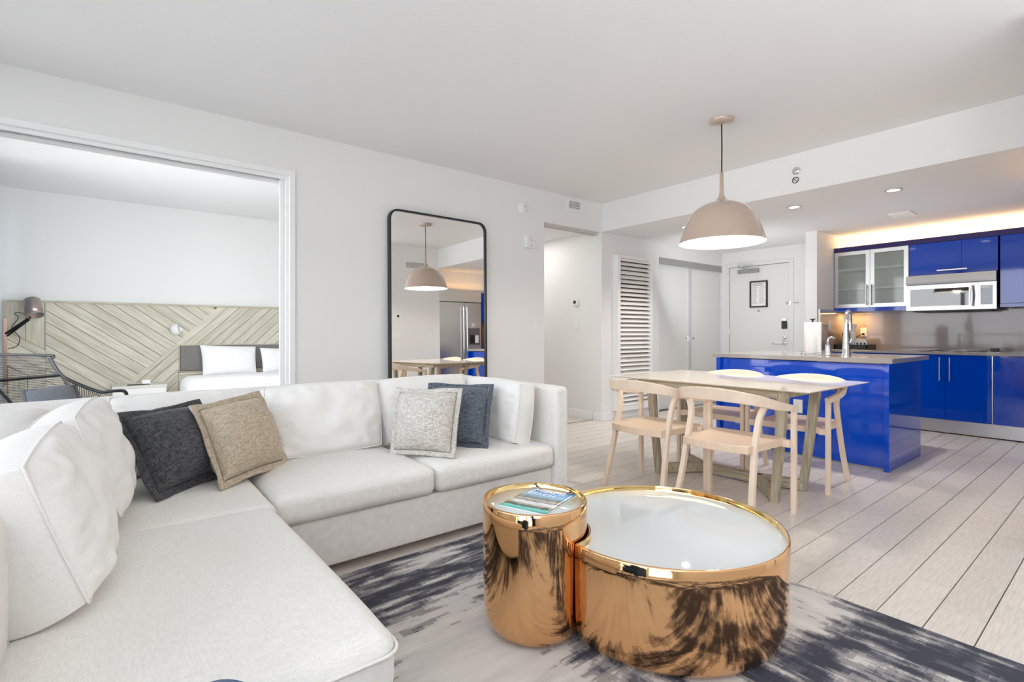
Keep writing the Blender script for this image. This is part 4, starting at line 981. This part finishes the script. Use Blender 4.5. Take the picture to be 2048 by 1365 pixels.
pillow('back_cushion', 'white back cushion behind the oatmeal pillow near the right arm', 'cushion', GB, LINEN2, (1.375, 3.14, .80), (2.02, 3.14, .805), (1.98, 2.95, .435), (1.36, 2.95, .435), .25, boxed=.10, seed=5, wr=.016, bow=.04)
pillow('back_cushion', 'narrow looking white cushion leaning on the right arm', 'cushion', GB, LINEN2, (2.10, 3.06, .80), (2.10, 2.48, .80), (2.04, 2.46, .437), (2.04, 3.06, .437), .20, boxed=.12, seed=6, wr=.009, bow=.05)
GT = 'throw pillows with flat flanged edges'
pillow('throw_pillow', 'charcoal throw pillow on the left of the sofa', 'pillow', GT, CHAR, (.02, 2.755, .785), (.375, 3.035, .785), (.525, 2.865, .432), (.158, 2.535, .432), .25, flange=.032, seed=7, bow=.05)
pillow('throw_pillow', 'tan woven throw pillow beside the charcoal one', 'pillow', GT, TAN, (.312, 2.79, .79), (.655, 3.01, .815), (.765, 2.85, .432), (.395, 2.55, .432), .23, flange=.032, seed=8, bow=.05)
pillow('throw_pillow', 'oatmeal throw pillow in front of the blue grey one', 'pillow', GT, OAT, (1.395, 2.88, .79), (1.66, 2.545, .80), (1.515, 2.40, .432), (1.275, 2.72, .432), .21, flange=.028, seed=9, bow=.04)
pillow('throw_pillow', 'blue grey throw pillow tucked behind the oatmeal one', 'pillow', GT, BLUEGREY, (1.66, 2.96, .80), (1.945, 2.62, .80), (1.78, 2.46, .435), (1.50, 2.74, .435), .20, flange=.028, seed=10, bow=.04)

# ------------------------------------------------------------------ drum coffee tables
bx, by, brad, bz = 1.745, 1.222, .452, .385
sxx, syy, srad, sz = 1.287, 1.472, .198, .500
nr = .2045                                                             # notch radius around the small drum
def crescent(r, z, n=84, cut=nr):
    P = []
    for i in range(n):
        a = 2*PI*i/n; x, y = bx + r*math.cos(a), by + r*math.sin(a); P.append((x, y))
    out = []
    dx, dy = sxx - bx, syy - by; D = math.hypot(dx, dy); ph = math.atan2(dy, dx)
    if D >= r + cut: return [(x, y, z) for x, y in P]
    al = math.acos((r*r + D*D - cut*cut)/(2*r*D)); be = math.acos((cut*cut + D*D - r*r)/(2*cut*D))
    m1_ = 64; m2_ = 20
    for i in range(m1_ + 1):
        a = ph + al + (2*PI - 2*al)*i/m1_; out.append((bx + r*math.cos(a), by + r*math.sin(a), z))
    for i in range(1, m2_):
        a = ph + PI + be - 2*be*i/m2_; out.append((sxx + cut*math.cos(a), syy + cut*math.sin(a), z))
    return out
def shell(rings, cap_bottom=True, cap_top=False):
    mb = MB(); n = len(rings[0]); vs = [p for r in rings for p in r]
    fs = [(k*n + i, k*n + (i+1) % n, (k+1)*n + (i+1) % n, (k+1)*n + i) for k in range(len(rings)-1) for i in range(n)]
    mb.add(vs, fs, True)
    if cap_bottom: mb.add(rings[0], [tuple(range(n))[::-1]], False)
    if cap_top: mb.add(rings[-1], [tuple(range(n))], False)
    return mb
def drum_profile(R, h, rb):
    # (radius, z): soft rounded bottom, faint shoulder under the rim band
    return [(R - rb, .003), (R - rb*.62, .010), (R - rb*.30, .035), (R - rb*.10, .075), (R - .003, .12), (R - .0015, h*.5), (R, h - .06), (R, h - .004), (R - .003, h), (R - .007, h)]
def seam_sharp(o):
    for e in o.data.edges: pass
tb = thing('coffee_table', 'large low crescent gold drum coffee table with white glass top', 'table', (bx, by, .011), 0, 'gold drum coffee tables on the rug')
Z0 = .0115
def wshape(dr, z): return crescent(brad + dr - .0, z, cut=nr - dr*.6)
prof = drum_profile(brad, bz - Z0, .065)
rings = [crescent(r, Z0 + z, cut=nr + (brad - r)*.55) for r, z in prof]
part('drum', shell(rings), GOLD, tb)
part('rim', shell([crescent(brad - .007, bz, cut=nr + .007), crescent(brad - .008, bz - .024, cut=nr + .008), crescent(brad - .009, bz - .026, cut=nr + .009)], cap_bottom=False), GOLDRIM, tb)
part('glass_inset', shell([crescent(brad - .009, bz - .032, cut=nr + .009), crescent(brad - .009, bz - .026, cut=nr + .009)], cap_top=True), WGLASS, tb)
ts = thing('coffee_table', 'small tall gold drum side table holding a magazine', 'table', (sxx, syy, .011), 0, 'gold drum coffee tables on the rug')
prof = drum_profile(srad, sz - Z0, .06)
part('drum', MB().lathe([(0, Z0 + .002)] + [(r, Z0 + z) for r, z in prof], 64, c=(sxx, syy, 0)), GOLD, ts)
part('rim', MB().lathe([(srad - .007, sz), (srad - .008, sz - .020), (srad - .010, sz - .022)], 64, c=(sxx, syy, 0)), GOLDRIM, ts)
part('glass_inset', MB().lathe([(srad - .009, sz - .03), (srad - .009, sz - .022), (0, sz - .022)], 64, c=(sxx, syy, 0)), WGLASS, ts)
# magazine
MAGC = ((1.404, 1.601), (1.459, 1.413), (1.226, 1.347), (1.151, 1.541))
def magazine():
    z0 = sz - .0215
    TLm, TRm, BRm, BLm = [Vector((*q, z0)) for q in MAGC]
    ctr = (TLm + TRm + BRm + BLm)/4
    ex = ((TRm - TLm) + (BRm - BLm)).normalized(); ey = Vector((0, 0, 1)).cross(ex)
    W_, H_ = .200, .254
    t = thing('magazine', 'glossy magazine with a blue sky seaside cover on the small gold table', 'magazine', tuple(ctr), math.atan2(ex.y, ex.x))
    m = bpy.data.materials.new('magazine_cover'); m.use_nodes = True; n = m.node_tree.nodes; l = m.node_tree.links; b = n['Principled BSDF']; b.inputs['Roughness'].default_value = .2
    tcn = n.new('ShaderNodeTexCoord'); sp2 = n.new('ShaderNodeSeparateXYZ'); l.new(tcn.outputs['Object'], sp2.inputs[0])
    mpn = n.new('ShaderNodeMapping'); mpn.inputs['Scale'].default_value = (22, 70, 1); nn = n.new('ShaderNodeTexNoise'); nn.inputs['Scale'].default_value = 1.6; nn.inputs['Detail'].default_value = 5
    l.new(tcn.outputs['Object'], mpn.inputs[0]); l.new(mpn.outputs[0], nn.inputs['Vector'])
    a = n.new('ShaderNodeMath'); a.operation = 'MULTIPLY_ADD'; l.new(nn.outputs[0], a.inputs[0]); a.inputs[1].default_value = .05; l.new(sp2.outputs[1], a.inputs[2])
    mr_ = n.new('ShaderNodeMapRange'); mr_.inputs[1].default_value = -H_/2 + .025; mr_.inputs[2].default_value = H_/2 + .025; l.new(a.outputs[0], mr_.inputs[0])
    rp = n.new('ShaderNodeValToRGB'); e = rp.color_ramp.elements
    els = [(0, (.08, .42, .36)), (.10, (.25, .60, .50)), (.16, (.02, .03, .03)), (.22, (.35, .33, .22)), (.27, (.75, .74, .72)), (.36, (.80, .80, .80)), (.40, (.12, .13, .10)), (.46, (.62, .58, .50)), (.52, (.16, .17, .13)), (.60, (.20, .33, .38)), (.66, (.30, .52, .72)), (.82, (.17, .38, .72)), (1, (.10, .27, .62))]
    e[0].position = 0; e[0].color = (*els[0][1], 1); e[1].position = 1; e[1].color = (*els[-1][1], 1)
    for p, c in els[1:-1]:
        q = e.new(p); q.color = (*c, 1)
    l.new(mr_.outputs[0], rp.inputs[0]); l.new(rp.outputs[0], b.inputs['Base Color'])
    part('pages', MB().box(-W_/2 + .001, W_/2 - .001, -H_/2 + .001, H_/2 - .001, .001, .0055), PAPER, t, local=True)
    cv = part('cover', MB().grid(lambda i, j: (-W_/2 + W_*i/8, -H_/2 + H_*j/8, .006 + .004*(i/8)**3), 8, 8), m, t, local=True)
    cv.modifiers.new('solid', 'SOLIDIFY').thickness = .0006
    Mx = WM(t)
    text('title_word', 'MIAMI', .046, Mx @ Matrix.Translation((-.004, H_/2 - .032, .0085)), PAPER, t, sx=1.1)
    text('title_word', 'BEACH', .036, Mx @ Matrix.Translation((-.02, H_/2 - .070, .0080)), PAPER, t, sx=1.05)
magazine()

# ------------------------------------------------------------------ blue armchair, only its arm reaches into the frame
def camdl(d, lt, z): return (d*math.cos(AZ) + lt*math.sin(AZ), d*math.sin(AZ) - lt*math.cos(AZ), z)
def blue_chair():
    c0 = Vector((-.20, .72, 0)); t = thing('armchair', 'blue upholstered armchair in front of the chaise, only one arm tip showing', 'chair', tuple(c0), AZ - PI/2)
    # local frame: y runs away from the lens side of the room, x to the right
    for s, x in ((1, .187), (-1, -.36)):
        pts = [(x, y, .546 if s > 0 else .535) for y in ((-.22, -.12, 0, .14, .27, .312, .338, .35) if s > 0 else (-.22, -.18, -.14, -.08, -.02, .03, .06, .075))]
        rr = [.06, .085, .09, .09, .088, .075, .052, .02]
        part('arm', MB().tube(pts, lambda i: rr[i], 40), BLUEFAB, t, local=True)
        part('arm_panel', MB().rbox(x - .06, x + .06, -.22, .22 if s > 0 else .03, .10, .50, .03, k=3, m=4), BLUEFAB, t, local=True)
    part('seat', MB().rbox(-.30, .165, -.20, .22, .16, .42, .05, crown=.02), BLUEFAB, t, local=True)
    part('backrest', MB().rbox(-.30, .165, -.30, -.17, .12, .60, .05), BLUEFAB, t, local=True)
    for x in (-.33, .2):
        for y in (-.18, .18): part('leg', MB().cyl((x, y, 0), .014, .11, 10, r2=.02), BLACK, t, local=True)
blue_chair()

# ------------------------------------------------------------------ bedroom seen through the opening
hb = thing('headboard_panel', 'wall panel headboard of limed oak boards in a chevron pattern', 'headboard', (1, YB, 0))
HY = YB - .03
part('backing', MB().box(-.86, 3.2, HY + .012, YB - .001, 0, 1.475), mat('seam_shadow_wood', (.22, .19, .13), .8), hb)
part('top_rail', MB().box(-.87, 3.2, HY - .03, YB - .001, 1.475, 1.497), BOARDF, hb)
part('end_rail', MB().box(-.875, -.85, HY - .03, YB - .001, 0, 1.475), BOARDF, hb)
def clip(poly, zone):
    out = poly
    for i in range(len(zone)):
        a, b = zone[i], zone[(i+1) % len(zone)]; inp = out; out = []
        def side(p): return (b[0]-a[0])*(p[1]-a[1]) - (b[1]-a[1])*(p[0]-a[0])
        for k in range(len(inp)):
            p, q = inp[k], inp[(k+1) % len(inp)]; sp1, sq1 = side(p), side(q)
            if sp1 >= 0: out.append(p)
            if (sp1 >= 0) != (sq1 >= 0):
                t_ = sp1/(sp1 - sq1); out.append((p[0] + (q[0]-p[0])*t_, p[1] + (q[1]-p[1])*t_))
        if not out: return []
    return out
rb = random.Random(11)
def boards(zone, ang, wid, gap=.005):
    d = Vector((math.cos(ang), math.sin(ang))); nn = Vector((-d.y, d.x))
    vals = [Vector(p).dot(nn) for p in zone]; s = min(vals) - rb.random()*wid
    while s < max(vals):
        a, b = s + gap/2, s + wid - gap/2
        q = [d*-6 + nn*a, d*6 + nn*a, d*6 + nn*b, d*-6 + nn*b]
        pg = clip([(p.x, p.y) for p in q], zone)
        if len(pg) >= 3:
            cx, cz_ = sum(p[0] for p in pg)/len(pg), sum(p[1] for p in pg)/len(pg)
            ar = abs(sum(pg[i][0]*pg[(i+1) % len(pg)][1] - pg[(i+1) % len(pg)][0]*pg[i][1] for i in range(len(pg))))/2
            if ar > .0008:
                # board-local: x along the grain
                loc = [((p[0]-cx)*d.x + (p[1]-cz_)*d.y, -(p[0]-cx)*d.y + (p[1]-cz_)*d.x) for p in pg]
                th = .016 + rb.random()*.003
                mb = MB(); n = len(loc)
                o = part('board', mb.prism(loc, 1, -th, .008), BOARD, hb, local=True)
                o.matrix_basis = WM(hb).inverted() @ Matrix.Translation((cx, HY + .004, cz_)) @ Matrix.Rotation(-ang, 4, 'Y')
        s += wid
k0 = -.258
boards([(-.527, .1), (-.158, .1), (1.475 + k0, 1.475), (-.527, 1.475)], math.radians(-37), .108)
boards([(.965 + k0, .965), (3.2, .965), (3.2, 1.475), (1.475 + k0, 1.475)], math.radians(44.5), .098)
boards([(-.158, .1), (.765, .1), (.765, .965), (.965 + k0, .965)], math.radians(44.5), .105)
boards([(-.85, 1.15), (-.529, .93), (-.529, 1.475), (-.85, 1.475)], math.radians(90), .163)
boards([(-.85, .75), (-.529, .55), (-.529, .927), (-.85, 1.147)], math.radians(-36), .12)
boards([(-.85, .05), (-.529, .05), (-.529, .547), (-.85, .747)], math.radians(90), .163)
boards([(.768, .1), (3.2, .1), (3.2, .60), (.768, .60)], 0.0, .12)
gp = part('grey_panel', MB().rbox(.782, 2.9, HY - .03, HY + .02, .62, .955, .02, k=3, m=6), GREYUP, hb)
part('panel_frame', MB().box(.765, 2.92, HY - .022, HY + .0, .955, .968).box(.765, .778, HY - .022, HY, .605, .955).box(.765, 2.92, HY - .022, HY, .605, .618), BOARDF, hb)
# bed
bd = thing('bed', 'white made up bed against the oak headboard', 'bed', (1.7, 7.0, 0))
for q in ((.9, 6.1), (2.6, 6.1), (.9, 7.8), (2.6, 7.8)): part('foot', MB().cyl((*q, 0), .03, .05, 12), BLACK, bd)
part('base', MB().box(.80, 2.7, 5.95, 7.94, .05, .30), mat('bed_base', (.5, .46, .4), .8), bd)
part('mattress', MB().rbox(.77, 2.74, 5.93, 7.95, .28, .53, .07, crown=.02, m=8), BED, bd)
part('duvet', MB().rbox(.735, 2.78, 5.9, 7.62, .26, .585, .11, k=6, crown=.03, m=12, wob=.012, seed=8), BED, bd)
for (x0, x1, lab) in ((.99, 1.68, 'left white bed pillow standing against the grey headboard'), (1.72, 2.40, 'white bed pillow partly cut off by the sliding door edge')):
    zt = .965 if x0 < 1 else .915
    pillow('bed_pillow', lab, 'pillow', 'white pillows on the bed', BED, (x0, 7.90, zt), (x1, 7.90, zt - .03), (x1 - .01, 7.80, .56), (x0 + .02, 7.80, .56), .19, seed=int(x0*10), bow=.03, wr=.010)
ns = thing('nightstand', 'white nightstand below the chevron boards', 'nightstand', (.34, 7.76, 0))
nb = MB().box(.07, .605, 7.55, 7.985, .465, .495)
part('top', nb, mat('nightstand_top', (.66, .64, .60), .4), ns); part('body', MB().box(.075, .60, 7.56, 7.98, .12, .465), WHITE, ns)
part('drawer', MB().box(.08, .595, 7.545, 7.56, .30, .46), WHITE, ns, bev=.002); part('drawer', MB().box(.08, .595, 7.545, 7.56, .125, .295), WHITE, ns, bev=.002)
part('base', MB().box(.10, .575, 7.58, 7.96, 0, .12), BLACK, ns)
tag(part('tent_card', MB().prism([(7.74, .496), (7.80, .496), (7.772, .545)], 0, .365, .45), PAPER), 'small white tent card on the nightstand', 'card')
tag(part('pen', MB().tube([(.215, 7.63, .501), (.435, 7.645, .501)], .006, 8), BLACKM), 'dark pen lying on the nightstand', 'pen')
sc = thing('wall_sconce', 'round white sconce on the chevron boards left of the bed', 'wall lamp', (.743, HY, 1.166))
part('backplate', MB().cyl((.755, HY - .035, 1.166), .045, .03, 24, axis=1), WHITE, sc)
Ms = Matrix.Translation((.725, HY - .055, 1.170)) @ Matrix.Rotation(math.radians(70), 4, 'Z') @ Matrix.Rotation(math.radians(78), 4, 'X')
part('shade', MB().lathe([(0, -.055), (.04, -.05), (.068, -.025), (.076, .005), (.074, .045), (.070, .047)], 32, M=Ms), WHITE, sc)
part('diffuser', MB().lathe([(.071, .044), (0, .046)], 28, M=Ms), mat('pale_diffuser', (.62, .70, .70), .3), sc)
rl = thing('reading_lamp', 'taupe swing arm reading lamp clamped to the copper rail', 'lamp', (-.80, HY - .03, 0))
part('rail', MB().box(-.872, -.845, HY - .055, HY - .03, .55, 1.29), COPPER, rl)
part('pivot', MB().cyl((-.855, HY - .10, 1.115), .02, .07, 14, axis=1), COPPER, rl)
part('arm', MB().bar([(-.85, HY - .10, 1.115), (-.64, HY - .22, 1.30)], .02, .02).bar([(-.84, HY - .08, 1.09), (-.65, HY - .20, 1.275)], .014, .014), BLACKM, rl)
Ml = Matrix.Translation((-.615, HY - .24, 1.40)) @ Matrix.Rotation(math.radians(-26), 4, 'X') @ Matrix.Rotation(math.radians(-8), 4, 'Y')
part('shade', MB().lathe([(0, .12), (.055, .118), (.07, .105), (.075, .02), (.080, -.09), (.076, -.09), (.066, .08), (0, .09)], 28, M=Ml), BRONZE, rl)
part('bulb', MB().lathe([(0, -.05), (.05, -.045), (.06, -.01), (.03, .05)], 18, M=Ml), mat('white_bulb', (.9, .9, .9), .4), rl)
part('cord', MB().tube(smooth_path([(-.66, HY - .2, 1.31), (-.72, HY - .2, 1.35), (-.77, HY - .2, 1.34), (-.74, HY - .2, 1.29), (-.80, HY - .12, 1.18), (-.74, HY - .1, 1.08), (-.76, HY - .08, .98), (-.84, HY - .06, .95)], 5), .004, 6), BLACK, rl)
# curtain at the bedroom window
cu = thing('curtain', 'blue grey curtain at the far left edge of the bedroom', 'curtain', (-.93, 7.5, 0))
part('cloth', MB().grid(lambda i, j: (-.925 + .028*math.sin(i*1.25), 6.7 + 1.22*i/50, .03 + 2.68*j/6), 50, 6), CURT, cu).modifiers.new('solid', 'SOLIDIFY').thickness = .004
part('rod', MB().cyl((-.925, 4.8, 2.72), .012, 3.15, 10, axis=1), STEEL, cu)
# wire lounge chair
lc = thing('lounge_chair', 'black wire lounge chair in the bedroom behind the sofa', 'chair', (-.25, 5.3, 0))
A1, A2 = V(-.95, 5.62, .955), V(-.375, 5.62, .945)         # top bar
B1, B2 = V(-.80, 5.50, .752), V(-.28, 5.50, .785)         # lower back bar
C1, C2 = V(-.66, 5.05, .43), V(-.02, 5.22, .655)          # where the sides reach the seat
D2 = V(.12, 5.10, .665)
part('top_bar', MB().tube(smooth_path([A1 + V(-.06, -.03, -.05), A1, A2, A2 + V(.035, -.02, -.03)], 6), .012, 10), BLACKM, lc)
part('back_bar', MB().tube([B1, B2], .011, 10), BLACKM, lc)
part('side_tube', MB().tube(smooth_path([A2 + V(.03, -.02, -.025), B2 + V(.01, 0, 0), V(-.15, 5.36, .71), C2, V(.04, 5.15, .664), D2, D2 + V(.02, -.02, -.03)], 6), .013, 10), BLACKM, lc)
part('side_tube', MB().tube([A1 + V(-.1, -.03, -.05), V(-.70, 5.45, .81), V(-.545, 5.30, .60), V(-.46, 5.15, .45), V(-.40, 5.0, .35)], .016, 10), BLACKM, lc)
part('seat_frame', MB().tube([V(-.72, 5.45, .42), V(-.05, 5.5, .42), V(.12, 5.0, .38), V(-.42, 4.92, .36)], .012, 8, closed=True), BLACKM, lc)
for (p, q) in ((V(-.70, 5.45, .42), V(-.74, 5.55, .0)), (V(-.07, 5.48, .42), V(-.03, 5.58, 0)), (V(.11, 5.02, .39), V(.15, 4.92, 0)), (V(-.41, 4.93, .36), V(-.45, 4.85, 0)), (D2 + V(.02, -.02, -.03), V(.12, 5.0, .38))):
    part('leg', MB().tube([p, q], .011, 8), BLACKM, lc)
cords = MB()
for i in range(15):
    s = i/14; cords.tube([A1.lerp(B1, s*.97 + .02), A2.lerp(B2, s*.97 + .02)], .0022, 5)
for i in range(26):
    s = i/25; cords.tube([B1.lerp(V(-.55, 5.30, .50), s), B2.lerp(V(-.10, 5.42, .44), s)], .0018, 5)
for i in range(22):
    s = i/21; cords.tube([B2.lerp(C2, s) + V(0, 0, 0), V(-.24, 5.50, .70).lerp(V(-.06, 5.40, .45), s)], .0022, 5)
part('woven_cords', cords, BLACKM, lc, stuff=True)
pillow('lounge_cushion', 'grey cushion lying in the black wire lounge chair', 'pillow', None, LGREY, (-.50, 5.42, .685), (-.18, 5.44, .715), (-.10, 5.20, .54), (-.46, 5.16, .52), .10, flange=.02, seed=12, bow=.04)
